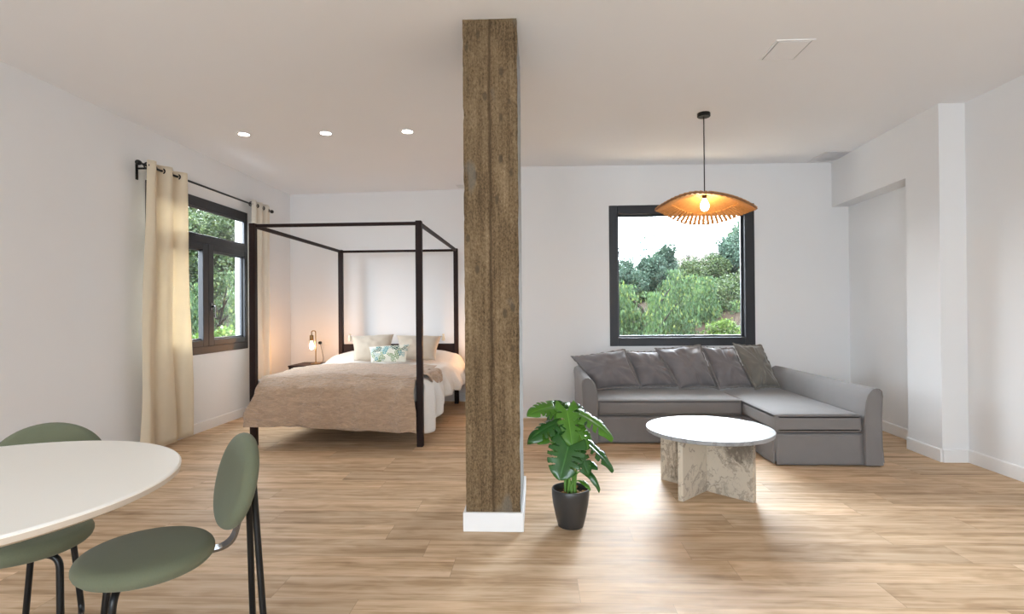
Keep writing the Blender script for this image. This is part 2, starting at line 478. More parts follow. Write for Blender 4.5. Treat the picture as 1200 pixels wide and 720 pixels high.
# ---- windows
def frame_rect(bm, ax, p0, p1, a0, a1, z0, z1, w, r=.004):
    """rectangular frame of bar width w lying in a wall (ax='x': bars run in Y/Z)"""
    def b(u0, u1, v0, v1):
        if ax == 'x': rbox(bm, (p0, u0, v0), (p1, u1, v1), r, 1)
        else: rbox(bm, (u0, p0, v0), (u1, p1, v1), r, 1)
    wl, wr, wb, wt = w if isinstance(w, tuple) else (w,)*4
    b(a0, a0+wl, z0, z1); b(a1-wr, a1, z0, z1); b(a0+wl, a1-wr, z0, z0+wb); b(a0+wl, a1-wr, z1-wt, z1)

w2 = bpy.data.objects.new('window_2', None); COL.objects.link(w2); w2['kind'] = 'structure'
bm = new_bm(); frame_rect(bm, 'y', YS-.012, YS+.09, SW[0], SW[1], SW[2], SW[3], (.088, .10, .088, .092))
obj('window_frame', bm, M['anthracite'], w2)
bm = new_bm(); frame_rect(bm, 'y', YS+.05, YS+.08, SW[0]+.088, SW[1]-.10, SW[2]+.088, SW[3]-.092, .022)
obj('glazing_bead', bm, M['anthra_lt'], w2)
bm = new_bm(); box(bm, (SW[0]+.09, YS+.058, SW[2]+.09), (SW[1]-.10, YS+.066, SW[3]-.094)); obj('window_pane', bm, M['glass'], w2)
bm = new_bm(); box(bm, (SW[0], YS+.1, SW[2]-.01), (SW[1], YS+WT+.04, SW[2]+.06)); obj('window_sill', bm, M['facade'], w2)

w1 = bpy.data.objects.new('window_1', None); COL.objects.link(w1); w1['kind'] = 'structure'
y0, y1, z0, z1 = LW
X0, X1 = XL-.035, XL+.012
bm = new_bm(); frame_rect(bm, 'x', X0, X1, y0, y1, z0, z1, (.05, .035, .075, .095))
rbox(bm, (X0, y0+.05, 1.835), (X1, y1-.035, 1.905), .004, 1)
obj('window_frame', bm, M['anthracite'], w1)
ym = 5.27
for a, b, nm in ((y0+.05, ym, 'left'), (ym, y1-.035, 'right')):
    bm = new_bm(); frame_rect(bm, 'x', X0+.006, X1+.012, a+.003, b-.003, z0+.075, 1.835, (.06 if nm == 'left' else .085, .085 if nm == 'left' else .05, .06, .06))
    sash = obj('sash', bm, M['anthracite'], w1)
    bm = new_bm(); frame_rect(bm, 'x', XL-.033, XL-.004, a+.055, b-.045, z0+.13, 1.78, .022); obj('glazing_bead', bm, M['anthra_lt'], sash)
    bm = new_bm(); box(bm, (XL-.03, a+.06, z0+.13), (XL-.024, b-.05, 1.78)); obj('window_pane', bm, M['glass'], sash)
    if nm == 'right':
        bm = new_bm()
        tube(bm, bend([(X1+.012, ym+.04, 1.215), (X1+.055, ym+.04, 1.215), (X1+.055, ym+.04, 1.10)], .012), .009)
        rbox(bm, (X1+.012, ym+.026, 1.18), (X1+.02, ym+.054, 1.25), .003, 1)
        obj('handle', bm, M['steel'], sash)
bm = new_bm(); frame_rect(bm, 'x', XL-.02, XL+.004, y0+.05, y1-.035, 1.905, z1-.095, .02); obj('glazing_bead', bm, M['anthra_lt'], w1)
bm = new_bm(); box(bm, (XL-.012, y0+.055, 1.91), (XL-.006, y1-.04, z1-.1)); obj('window_pane', bm, M['glass'], w1)
bm = new_bm(); box(bm, (XL-WL-.04, y0, z0-.02), (XL-.04, y1, z0+.03)); obj('window_sill', bm, M['facade'], w1)
# unseen window behind the viewpoint, added to light the room from the front
w3 = bpy.data.objects.new('added_fill_window', None); COL.objects.link(w3); w3['kind'] = 'structure'
bm = new_bm(); frame_rect(bm, 'y', YB-.08, YB, BW[0], BW[1], BW[2], BW[3], .07)
for k in (1, 2): rbox(bm, (BW[0]+k*1.27-.03, YB-.08, BW[2]+.07), (BW[0]+k*1.27+.03, YB, BW[3]-.07), .004, 1)
obj('window_frame', bm, M['anthracite'], w3)
bm = new_bm(); box(bm, (BW[0]+.07, YB-.045, BW[2]+.07), (BW[1]-.07, YB-.038, BW[3]-.07)); obj('window_pane', bm, M['glass'], w3)

# ------------------------------------------------------------------ ceiling fittings
def cz(x): return 2.69 - .007*x
for x, y, lab in ((-2.53, 4.63, 'round recessed ceiling downlight nearest the left wall'),
                  (-1.81, 4.64, 'round recessed ceiling downlight in the middle of the three above the bed'),
                  (-1.095, 4.63, 'round recessed ceiling downlight nearest the brown column')):
    z = cz(x)
    t = Thing('downlight', lab, 'ceiling light', (x, y, z), 'recessed downlights over the bed')
    bm = new_bm(); lathe(bm, [(.043, -.001), (.044, -.006), (.052, -.006), (.055, 0)], (x, y, z), 32); t.add('trim_ring', bm, M['white_pl'], smooth=40)
    bm = new_bm(); lathe(bm, [(0, -.005), (.043, -.004), (.043, 0)], (x, y, z), 32); t.add('lens', bm, M['led'], smooth=40)

def vent(name, lab, cat, x0, x1, yy0, yy1, slats, m, tilt=0):
    xm = (x0+x1)/2; z = cz(xm)
    t = Thing(name, lab, cat, (xm, (yy0+yy1)/2, z), 'ceiling vents and panels')
    fr = .014
    bm = new_bm()
    for lo, hi in (((x0, yy0), (x0+fr, yy1)), ((x1-fr, yy0), (x1, yy1)), ((x0+fr, yy0), (x1-fr, yy0+fr)), ((x0+fr, yy1-fr), (x1-fr, yy1))):
        rbox(bm, (*lo, z-.004), (*hi, z+.004), .001, 1)
    t.add('frame', bm, M['vent'] if slats else M['ceil'])
    bm = new_bm()
    if slats:
        n = slats
        for k in range(n):
            y = yy0+fr+(k+.5)*(yy1-yy0-2*fr)/n; d = (yy1-yy0-2*fr)/n*.42
            vs = box(bm, (x0+fr, y-d, z-.003), (x1-fr, y+d, z-.001))
            for v in vs: v.co.z += (v.co.y-y)*.15
        t.add('slats', bm, m)
        bm = new_bm(); box(bm, (x0+fr, yy0+fr, z-.0005), (x1-fr, yy1-fr, z+.003)); t.add('backing', bm, m)
    else:
        rbox(bm, (x0+fr+.005, yy0+fr+.005, z-.0045), (x1-fr-.005, yy1-fr-.005, z+.003), .001, 1)
        t.add('hatch', bm, M['ceil'])
        bm = new_bm(); box(bm, (x0+fr-.001, yy0+fr-.001, z-.0015), (x1-fr+.001, yy1-fr+.001, z+.002)); t.add('shadow_gap', bm, M['gap'])
vent('ceiling_panel', 'white framed square access panel in the ceiling in front of the pendant lamp', 'ceiling panel', 1.375, 1.595, 3.16, 3.42, 0, M['ceil'])
vent('ceiling_vent', 'pale grey slatted vent in the ceiling above the sofa by the beam', 'ceiling vent', 2.82, 3.085, 5.42, 5.8, 12, M['vent'])
vent('ceiling_vent', 'small white vent in the ceiling mostly hidden behind the brown column', 'ceiling vent', -.98, -.5, 6.66, 6.8, 5, M['white_pl'])

# ------------------------------------------------------------------ column
t = Thing('column', 'tall rough brown board-marked concrete column standing mid room on a white base', 'column', (-.235, 2.99, 0))
t.o['kind'] = 'thing'
cx0, cx1, cy0, cy1 = -.379, -.093, 2.86, 3.47
ztop = 2.70
bm = new_bm()
def col_pt(u, v):
    # around the four sides, with worn arrises
    per = [(cx0, cy0), (cx1, cy0), (cx1, cy1), (cx0, cy1)]
    s = u*4; k = int(s) % 4; fr = s-int(s)
    a, b = per[k], per[(k+1) % 4]
    x = a[0]+(b[0]-a[0])*fr; y = a[1]+(b[1]-a[1])*fr; z = .09+v*(ztop-.09)
    e = min(fr, 1-fr)
    n = noise.noise(V((x*9, y*9, z*6)))*.004 + noise.noise(V((x*40, y*40, z*30)))*.0022
    chip = max(0, noise.noise(V((k*7.3+(0 if fr < .5 else 7.3), 3.1, z*13)))-.1)*.016*max(0, 1-e*14) if e < .07 else 0
    c = V(((cx0+cx1)/2, (cy0+cy1)/2, z)); p = V((x, y, z)); d = (p-c); d.z = 0
    nrm = [(0, -1), (1, 0), (0, 1), (-1, 0)][k]
    return p + V((nrm[0]*n, nrm[1]*n, 0)) - d.normalized()*chip
grid(bm, col_pt, 4*22, 150)
bm.faces.ensure_lookup_table()
for fc in bm.faces:
    c = fc.calc_center_median()
    if c.x > cx1-.012 and c.y > cy0+.03: fc.material_index = 1
t.add('shaft', bm, [M['column'], M['plaster']], smooth=30)
bm = new_bm()
q = .0155
rbox(bm, (cx0-q, cy0-q, 0), (cx1+q, cy0, .1), .003, 1); rbox(bm, (cx0-q, cy1, 0), (cx1+q, cy1+q, .1), .003, 1)
rbox(bm, (cx0-q, cy0, 0), (cx0, cy1, .1), .003, 1); rbox(bm, (cx1, cy0, 0), (cx1+q, cy1, .1), .003, 1)
t.add('plinth', bm, M['base'])
bm = new_bm(); box(bm, (cx0+.006, cy0+.006, .0), (cx1-.006, cy1-.006, .092)); t.add('core', bm, M['plaster'])

# ------------------------------------------------------------------ curtains
RX, RZ = XL+.10, 2.362
t = Thing('curtain_rod', 'thin black curtain rod on brackets above the left window', 'curtain rod', (XL, 5.3, RZ))
bm = new_bm(); tube(bm, [(RX, 4.26, RZ), (RX, 6.38, RZ)], .0095, 12); t.add('rod', bm, M['black'], smooth=40)
for y, s in ((4.26, -1), (6.38, 1)):
    bm = new_bm()
    prof = [(0, 0), (.010, 0), (.011, .012), (.016, .02), (.02, .03), (.021, .045), (.017, .058), (.008, .066), (0, .067)]
    tmp = bmesh.new(); lathe(tmp, prof, (0, 0, 0), 20)
    bmesh.ops.rotate(tmp, verts=tmp.verts[:], cent=(0,0,0), matrix=Matrix.Rotation(-s*pi/2, 3, 'X'))
    bmesh.ops.translate(tmp, verts=tmp.verts[:], vec=(RX, y, RZ)); merge(bm, tmp)
    t.add('finial', bm, M['black'], smooth=60)
for y in (4.33, 6.33):
    bm = new_bm()
    rbox(bm, (XL, y-.014, RZ-.11), (XL+.006, y+.014, RZ+.02), .002, 1)
    rbox(bm, (XL, y-.008, RZ-.026), (RX+.012, y+.008, RZ-.012), .002, 1)
    tube(bm, [(RX+.014*cos(a), y, RZ+.014*sin(a)) for a in [i*pi/6 for i in range(12)]], .004, 6, closed=True)
    t.add('bracket', bm, M['black'])

def curtain(lab, m, ya, yb, yc, yd, nf, amp, zb, seed, flip):
    """pleated panel: top edge from ya to yb, hem from yc to yd"""
    t = Thing('curtain', lab, 'curtain', (RX, (ya+yb)/2, 0), 'curtains of the left window')
    rnd = random.Random(seed); ph = [rnd.uniform(-.4, .4) for _ in range(20)]
    ztop = RZ+.045
    def pt(u, v):
        z = zb + (ztop-zb)*v
        k = 1-v
        y = (ya+(yb-ya)*u)*v**1.0 + (yc+(yd-yc)*u)*(1-v)
        flare = (1-v)**2.2
        y += flare*(.05 if u < .5 else 0)*0
        w = sin(u*nf*2*pi + ph[0]*k*1.5) + .35*k*sin(u*nf*4.2*pi + ph[1]*4) + .3*k*sin(u*5+ph[2]*6+z)
        a = amp*(.55+.45*v) * (1 + .5*k*sin(u*9+ph[3]*5))
        x = RX + .012 + a*w + .012*k*sin(u*13+z*3)
        if flip: x += .03*exp(-((z-.45)/.25)**2)*(1-u)
        return V((max(x, XL+.022), y + .012*k*sin(z*4+u*11), z))
    bm = new_bm(); grid(bm, pt, 110, 44)
    fab = t.add('fabric', bm, m, smooth=180, solid=.0025)
    # metal eyelets where the cloth crosses the rod
    n = int(nf*2)
    for i in range(n):
        u = (i+.5)/n*1.0
        u = (i)/n + .001 if i else .02
        y = ya+(yb-ya)*u
        bm = new_bm()
        tube(bm, [(RX+.021*cos(a), y, RZ+.021*sin(a)) for a in [j*pi/10 for j in range(20)]], .006, 6, closed=True)
        t.add('eyelet', bm, M['black'], fab, smooth=60)
curtain('cream linen curtain at the near end of the left window', M['linen'], 4.30, 4.80, 4.20, 4.87, 2.5, .036, .035, 3, False)
curtain('pale linen curtain behind the far left bed post', M['linen_lt'], 5.93, 6.34, 5.86, 6.36, 3, .036, .03, 8, True)

# ------------------------------------------------------------------ bed
t = Thing('four_poster_bed', 'dark brown wooden four-poster bed frame with slim open canopy', 'bed', (-1.72, 5.68, 0))
bx = (-2.45, -1.0); by = (4.62, 6.74); pw = .0265; bh = 1.925
for x in bx:
    for y in by:
        bm = new_bm(); rbox(bm, (x-pw, y-pw, 0), (x+pw, y+pw, bh), .004, 1)
        t.add('post', bm, M['bedwood'])
for x in bx:
    bm = new_bm(); rbox(bm, (x-.014, by[0]+pw, bh-.036), (x+.014, by[1]-pw, bh-.004), .003, 1); t.add('canopy_rail', bm, M['bedwood'])
    bm = new_bm(); xi = x + (.026 if x < -2 else -.034); rbox(bm, (xi-.011, by[0]+pw, .25), (xi+.011, by[1]-pw, .38), .004, 1); t.add('side_rail', bm, M['bedwood'])
for y in by:
    bm = new_bm(); rbox(bm, (bx[0]+pw, y-.014, bh-.036), (bx[1]-pw, y+.014, bh-.008), .003, 1); t.add('canopy_rail', bm, M['bedwood'])
bm = new_bm(); rbox(bm, (bx[0]+pw, by[0]-.016, .25), (bx[1]-pw, by[0]+.016, .38), .004, 1); t.add('foot_rail', bm, M['bedwood'])
bm = new_bm(); rbox(bm, (bx[0]+pw, by[1]-.014, .26), (bx[1]-pw, by[1]+.014, .745), .004, 1); t.add('headboard', bm, M['bedwood'])
bm = new_bm()
for k in range(14):
    y = by[0]+.12+k*.14; rbox(bm, (bx[0]+.03, y-.035, .285), (bx[1]-.045, y+.035, .305), .004, 1)
t.add('slats', bm, M['bedwood'])

bm = new_bm(); rbox(bm, (-2.405, 4.66, .308), (-1.055, 6.705, .535), .05, 4)
tag(obj('mattress', bm, M['matt'], base=(-1.72, 5.68, .306), smooth=40), 'white mattress under the duvet on the four-poster bed', 'mattress')

def nz(x, y, z=0, s=1): return noise.noise(V((x*s, y*s, z*s)))
def duvet_top(x, y):
    hump = .125*(1/(1+exp(-(y-6.36)*13)))*(1-min(1, abs((x+1.72)/.9))**3)
    crown = .03*(1-((x+1.72)/.78)**2)
    return .556 + crown*.9 + hump + .010*nz(x, y, 1, 3.1) + .006*nz(x, y, 5, 8)
def fold(s, r=.05):
    """path over an edge: arc length s>0 past the edge -> (out, down)"""
    if s <= 0: return s, 0
    q = r*pi/2
    if s < q: a = s/r; return r*sin(a), r*(1-cos(a))
    return r, r + s - q
def duvet_pt(u, v):
    y = 4.67 + (6.68-4.67)*v
    drop_r = .40 + .05*sin(v*9+1) - .19*v + .06*exp(-((v-.06)/.10)**2)
    drop_l = .30 - .06*v
    half = .72
    tot = half*2 + drop_r + drop_l
    s = -half - drop_l + u*tot
    cx = -1.725
    if s > half-.02:
        o, d = fold(s-(half-.02), .075)
        x = cx + half-.02 + o; base = duvet_top(cx+half-.02, y)
        z = base - d
        hang = min(1, d/.2)
        x += hang*(.028*sin(y*15+2*nz(y, 1, 0, 3)) + .018*sin(y*31+1.3) + .030) + .03*hang*(v-.2)
        bul = .055*exp(-((v-.72)/.3)**2)*sin(min(1, d/.3)*pi*.75)
        x += bul - .11*hang*max(0, 1-v/.07)**1.3
        if d > .1: x = max(x, -.986)
        return V((x, y, z))
    if s < -half+.02:
        o, d = fold(-half+.02-s, .06)
        x = cx - half+.02 - o; z = duvet_top(cx-half+.02, y)-d
        x -= min(1, d/.2)*(.018*sin(y*14) + .02)
        return V((x, y, z))
    return V((cx+s, y, duvet_top(cx+s, y)))
bm = new_bm(); grid(bm, duvet_pt, 110, 90)
tag(obj('duvet', bm, M['duvet'], base=(-1.72, 5.68, .55), smooth=180, solid=.018, offset=-1), 'white cotton duvet spread over the four-poster bed, hanging down its right side', 'duvet')

def throw_pt(u, v):
    """u across the bed, v from the far edge (0) over the foot of the bed (1)"""
    L = 5.62 - 4.72; drop = .465 + .06*u - .008*sin(u*9)
    s = v*(L+drop)
    x = -2.41 + u*1.372
    yt = 5.62 - s + .02*sin(u*6)
    wr = .007*nz(x*1.2, s*6, 2, 2.2) + .006*nz(x*2.2, s*14, 4, 2.0) + .003*nz(x*5, s*30, 7, 2.0)
    if s <= L:
        z = duvet_top(max(-2.44, min(-1.01, x)), yt) + .024 + wr
        edge = max(0, abs(x+1.725)-.69)
        z -= edge*edge*14
        return V((x, yt, z))
    o, d = fold(s-L, .09)
    z0 = duvet_top(max(-2.44, min(-1.01, x)), 4.72) + .024 - max(0, abs(x+1.725)-.69)**2*14
    hang = min(1, d/.15)
    y = 4.72 - o - hang*(.012 + .010*sin(x*17+1+d*2) + .007*sin(x*41) + .03*exp(-((u-.93)/.03)**2) + .018*exp(-((u-.06)/.03)**2)) + wr*1.6
    # the cloth narrows round the posts and swings out at the left hem
    fl = min(1, max(0, (d-.14)/.16))
    if u < .10: x -= .10*fl*(1-u/.10)
    if u > .93: x += .02*fl*(u-.93)/.07
    sag = .02*exp(-((u-.96)/.05)**2)*hang
    k = min(1, max(0, (d-.02)/.10)); k = k*k*(3-2*k)
    y += (4.565 - (4.72-.09))*k
    return V((x, y, z0-d+sag))
bm = new_bm(); grid(bm, throw_pt, 120, 100)
tag(obj('throw_blanket', bm, M['throw'], base=(-1.72, 5.0, .57), smooth=180, solid=.006, offset=1), 'crinkled taupe blanket laid over the foot of the four-poster bed', 'blanket')
# the throw's corner turned over the right edge of the bed
def flap_pt(u, v):
    y = 4.80 + u*.62; s = v*.20*(1-.35*(2*u-1)**2)
    o, d = fold(s-.05, .06)
    x = -1.05 + min(s, .05) + max(0, o) - .02*sin(u*8)
    return V((x + .012*sin(u*21)*v, y + .03*v*sin(u*5), duvet_top(-1.02, y) + .024 - d*.95 + .006*sin(u*17+v*3)))
bm = new_bm(); grid(bm, flap_pt, 40, 20)
fl = obj('turned_corner', bm, M['throw'], smooth=180, solid=.006, offset=1, base=(-1.72, 5.0, .57), parent=bpy.data.objects['throw_blanket'])

# ---- pillow-like cushions
def cushion_bm(c, T, n=26, wr=.006, seed=0, pinch=.08, mat_fn=None, front=None):
    """c = corners TL,TR,BR,BL seen from the front"""
    tl, tr, br, bl = [V(p) for p in c]
    nrm = ((tr-tl).cross(bl-tl)).normalized()
    if front is not None and nrm.dot(V(front)) < 0: nrm = -nrm
    bm = new_bm(); border = []
    def P(u, v, side):
        a, b = u*2-1, v*2-1
        a2 = a*(1-pinch*(1-b*b)); b2 = b*(1-pinch*(1-a*a))
        U, W = (a2+1)/2, (b2+1)/2
        p = (tl*(1-U)+tr*U)*(1-W) + (bl*(1-U)+br*U)*W
        h = max(0, (1-a*a)*(1-b*b))**.45
        q = nz(a*2.2+seed*3.7, b*2.2, seed, 1.3)
        rad = sqrt(a*a+b*b)
        crease = nz(atan2(b, a)*3.2+seed, rad*1.5, seed*2.1, 1)*min(1, rad)
        return p + nrm*side*(T*.5*h*(1+.18*q) + wr*crease*min(1, h*2.5))
    for side in (1, -1):
        vs = [[bm.verts.new(P(i/n, j/n, side)) for j in range(n+1)] for i in range(n+1)]
        for i in range(n):
            for j in range(n):
                fc = bm.faces.new((vs[i][j], vs[i+1][j], vs[i+1][j+1], vs[i][j+1]))
                if mat_fn and side == 1: fc.material_index = mat_fn((i+.5)/n, (j+.5)/n)
    k = [i/n for i in range(n+1)]
    border = [P(a, 0, 0) for a in k] + [P(1, a, 0) for a in k[1:]] + [P(a, 1, 0) for a in k[::-1][1:]] + [P(0, a, 0) for a in k[::-1][1:-1]]
    return bm, border, nrm
def cushion(name, lab, cat, group, c, T, m, pip=None, tass=None, **kw):
    base = (V(c[2])+V(c[3]))/2
    t = Thing(name, lab, cat, base, group)
    bm, bd, nrm = cushion_bm(c, T, **kw)
    t.add('cover', bm, m, smooth=180)
    if pip:
        # a stitched flange standing proud of the seam
        cen = sum(bd, V((0,0,0)))/len(bd)
        bm = new_bm(); n = len(bd); A = []; B = []
        for i, p in enumerate(bd):
            d = (p-cen).normalized(); w = .017+.003*sin(i*.9)
            A.append((bm.verts.new(p-d*.006+nrm*.003), bm.verts.new(p-d*.006-nrm*.003)))
            B.append((bm.verts.new(p+d*w+nrm*(.0025+.004*sin(i*1.7))), bm.verts.new(p+d*w+nrm*(-.0025+.004*sin(i*1.7)))))
        for i in range(n):
            j = (i+1) % n
            bm.faces.new((A[i][0], A[j][0], B[j][0], B[i][0])); bm.faces.new((A[i][1], B[i][1], B[j][1], A[j][1])); bm.faces.new((B[i][0], B[j][0], B[j][1], B[i][1]))
        t.add('flange', bm, pip, smooth=50)
    if tass:
        for k in tass:
            p = V(c[k]); bm = new_bm(); out = (p-(V(c[0])+V(c[2]))/2).normalized()
            lathe(bm, [(0, .02), (.012, .018), (.014, .006), (.008, -.002), (.016, -.018), (.022, -.045), (.018, -.062), (0, -.06)], p+out*.018, 14)
            t.add('tassel', bm, M['tassel'], smooth=60)
    return t
cushion('bed_pillow', 'stone beige tasselled pillow leaning at the left of the bed head', 'pillow', 'beige bed pillows',
        ((-2.165, 6.27, .865), (-1.665, 6.29, .885), (-1.635, 6.03, .60), (-2.045, 6.02, .60)), .15, M['pillow'], tass=(0,), seed=1, front=(0, -1, 0))
cushion('bed_pillow', 'stone beige tasselled pillow leaning at the right of the bed head behind the post', 'pillow', 'beige bed pillows',
        ((-1.635, 6.31, .87), (-1.105, 6.31, .86), (-1.135, 6.05, .60), (-1.555, 6.05, .61)), .15, M['pillow'], tass=(1,), seed=2, front=(0, -1, 0))
rl = random.Random(5)
LV = []
for k in range(34):
    LV.append((rl.random(), rl.random(), rl.uniform(.06, .12), rl.uniform(.10, .20), rl.uniform(0, pi), rl.choice((1, 1, 2, 3, 3, 4, 4))))
LV += [(.25, .3, .09, .22, .5, 2), (.33, .8, .1, .2, 1.9, 3), (.75, .72, .1, .24, 2.8, 3), (.12, .45, .08, .2, .2, 2), (.43, .38, .13, .30, .3, 1), (.68, .2, .11, .2, .9, 2), (.62, .16, .09, .16, 2.2, 2), (.16, .62, .08, .18, 2.4, 4), (.9, .25, .07, .2, .7, 2)]
def leafprint(u, v):
    r = 0
    for x, y, w, h, a, mi in LV:
        dx, dy = (u-x)*1.9, v-y
        p, q = dx*cos(a)+dy*sin(a), -dx*sin(a)+dy*cos(a)
        if (p/w)**2+(q/h)**2 < 1:
            # pale vein and notched edge as on a printed leaf
            r = 0 if (abs(p) < .012 or (abs(p) > w*.35 and sin(q*55) > .72)) else mi
    return r
cushion('lumbar_cushion', 'small oblong cushion printed with teal and green leaves', 'cushion', None,
        ((-1.845, 5.93, .762), (-1.395, 5.96, .785), (-1.42, 5.85, .605), (-1.80, 5.84, .602)), .11,
        [M['printw'], M['print1'], M['print2'], M['print3'], M['print4']], seed=3, n=90, mat_fn=leafprint, front=(0, -1, 0), pinch=.05)

# ------------------------------------------------------------------ bedside tables and lamps
def nightstand(lab, x0, x1):
    t = Thing('nightstand', lab, 'nightstand', ((x0+x1)/2, 6.55, 0), 'bedside tables')
    bm = new_bm()
    rbox(bm, (x0, 6.32, .27), (x0+.018, 6.76, .5), .002, 1); rbox(bm, (x1-.018, 6.32, .27), (x1, 6.76, .5), .002, 1)
    rbox(bm, (x0+.018, 6.34, .27), (x1-.018, 6.76, .288), .002, 1); rbox(bm, (x0+.018, 6.745, .288), (x1-.018, 6.76, .5), .002, 1)
    t.add('body', bm, M['bedwood'])
    bm = new_bm(); rbox(bm, (x0-.006, 6.31, .5), (x1+.006, 6.765, .52), .003, 1); t.add('top', bm, M['bedwood'])
    bm = new_bm(); rbox(bm, (x0+.021, 6.318, .292), (x1-.021, 6.336, .495), .003, 1); d = t.add('drawer', bm, M['bedwood'])
    bm = new_bm(); lathe(bm, [(0, 0), (.006, 0), (.006, .012), (.013, .018), (.013, .026), (0, .028)], (0, 0, 0), 16)
    bmesh.ops.rotate(bm, verts=bm.verts[:], cent=(0,0,0), matrix=Matrix.Rotation(pi/2, 3, 'X')); bmesh.ops.translate(bm, verts=bm.verts[:], vec=((x0+x1)/2, 6.318, .4))
    t.add('knob', bm, M['brass'], d, smooth=50)
    for x in (x0+.02, x1-.02):
        for y in (6.35, 6.735):
            bm = new_bm(); tube(bm, [(x, y, 0), (x, y, .27)], [.010, .015], 10); t.add('leg', bm, M['bedwood'], smooth=40)
nightstand('dark wooden nightstand left of the bed under the lit lamp', -2.93, -2.53)
nightstand('dark wooden nightstand right of the bed behind the brown column', -.80, -.42)

def table_lamp(lab, x, y, s, cord, mb):
    z = .52
    t = Thing('table_lamp', lab, 'table lamp', (x, y, z), 'bedside lamps')
    bm = new_bm(); lathe(bm, [(0, 0), (.055, 0), (.057, .004), (.055, .014), (.012, .018), (.009, .03), (0, .03)], (x, y, z), 28); t.add('base', bm, M['brass'], smooth=40)
    bm = new_bm(); tube(bm, bend([(x, y, z+.02), (x, y, .925), (x+s*.05, y, .925), (x+s*.05, y, .87)], .028, 8), .0065, 10); t.add('stem', bm, M['brass'], smooth=40)
    bm = new_bm(); lathe(bm, [(0, .875), (.012, .875), (.022, .868), (.023, .80), (.020, .796), (0, .80)], (x+s*.05, y, 0), 20); so = t.add('socket', bm, M['brass'], smooth=40)
    bm = new_bm(); lathe(bm, [(0, .70), (.012, .702), (.021, .716), (.024, .735), (.021, .757), (.013, .78), (.012, .80), (0, .80)], (x+s*.05, y, 0), 20); t.add('bulb', bm, mb, so, smooth=60)
    if cord:
        bm = new_bm(); tube(bm, bend(cord, .06, 6), .003, 6); c = t.add('cord', bm, M['black'], smooth=60)
        bm = new_bm(); e = V(cord[-1]); lathe(bm, [(0, 0), (.02, 0), (.02, .03), (.012, .038), (0, .04)], (0,0,0), 18)
        bmesh.ops.rotate(bm, verts=bm.verts[:], cent=(0,0,0), matrix=Matrix.Rotation(pi/2, 3, 'X')); bmesh.ops.translate(bm, verts=bm.verts[:], vec=e+V((0, .02, 0)))
        t.add('plug', bm, M['black'], c, smooth=40)
table_lamp('small brass hook lamp lit on the nightstand left of the bed', -2.665, 6.47, -1,
           [(-2.665, 6.51, .526), (-2.66, 6.66, .526), (-2.70, 6.80, .56), (-2.80, 6.97, .70), (-2.845, 7.045, .745)], M['bulb2'])
table_lamp('small brass hook lamp on the nightstand hidden behind the brown column', -.66, 6.47, 1, None, M['bulb2'])
# wall socket beside the plug
t = Thing('wall_socket', 'white double wall socket on the bedroom wall left of the bed', 'wall socket', (-2.785, 7.075, .75))
wy = lambda x: 7.12 + (x-XL)*(6.85-7.12)/(-.25-XL)
bm = new_bm(); rbox(bm, (-2.885, wy(-2.785)-.012, .71), (-2.715, wy(-2.785)+.0, .79), .003, 1); t.add('plate', bm, M['white_pl'])
for x in (-2.845, -2.757):
    bm = new_bm(); lathe(bm, [(.026, 0), (.024, .004), (.021, .003), (.019, .0005), (0, .0005)], (0,0,0), 22)
    bmesh.ops.rotate(bm, verts=bm.verts[:], cent=(0,0,0), matrix=Matrix.Rotation(pi/2, 3, 'X')); bmesh.ops.translate(bm, verts=bm.verts[:], vec=(x, wy(-2.785)-.012, .75))
    t.add('outlet', bm, M['white_pl'], smooth=40)

# ------------------------------------------------------------------ pendant lamp
px, py, ph = 1.315, 4.32, 2.045
t = Thing('pendant_lamp', 'wavy woven rattan pendant lamp hanging lit before the big window', 'pendant lamp', (px, py, ph))
pz = cz(px)
bm = new_bm(); lathe(bm, [(0, 0), (.048, 0), (.05, -.003), (.05, -.026), (.046, -.03), (0, -.03)], (px, py, pz), 32); t.add('ceiling_rose', bm, M['black'], smooth=40)
bm = new_bm(); tube(bm, [(px, py, pz-.03), (px, py, ph-.01)], .0045, 8); t.add('cord', bm, M['black'], smooth=60)
bm = new_bm(); lathe(bm, [(0, .012), (.012, .012), (.018, 0), (.019, -.028), (.015, -.03), (0, -.03)], (px, py, ph-.005), 18); t.add('lamp_holder', bm, M['black'], smooth=40)
bm = new_bm(); lathe(bm, [(0, -.125), (.012, -.123), (.027, -.108), (.033, -.088), (.028, -.062), (.016, -.042), (.014, -.03), (0, -.03)], (px, py, ph-.005), 24); t.add('bulb', bm, M['bulb'], smooth=60)
R = .386
def shade_pt(th, r):
    """wavy hat brim: high on the room side, dipping towards the window"""
    k = r/R
    sn = sin(th+.29); w = abs(sn)**2.1
    h = .768 + (.135*w if sn < 0 else -.108*w*(1+.25*exp(-(((th-1.85))/.5)**2))) + .004*sin(5*th)*w
    zr = 1.16 + h*(py + R*.92*sin(th))/py
    z = ph-.004 - (ph-.004-zr)*k**1.55
    return V((px + r*cos(th)*.965, py + r*sin(th)*.92, z))
# densely woven cone
bm = new_bm()
NS, NR = 180, 26
def shade_grid(u, v):
    p = shade_pt(u*2*pi, .03 + v*(R*.74-.03))
    p.z += .0025*sin(v*NR*pi*2.5)*(1 if int(u*NS) % 2 else -1)
    return p
grid(bm, shade_grid, NS, NR*2)
sh = t.add('shade', bm, M['rattan'], smooth=60, solid=.004, offset=0)
# loose radial cords of the brim
bm = new_bm()
for i in range(62):
    th = 2*pi*i/62
    tube(bm, [shade_pt(th, R*(.68+.32*k/5)) for k in range(6)], .0135, 6)
t.add('brim_cords', bm, M['rattan'], sh, smooth=60)
bm = new_bm(); tube(bm, [shade_pt(2*pi*i/120, R) for i in range(120)], .0065, 8, closed=True); t.add('rim', bm, M['rattan_d'], sh, smooth=60)

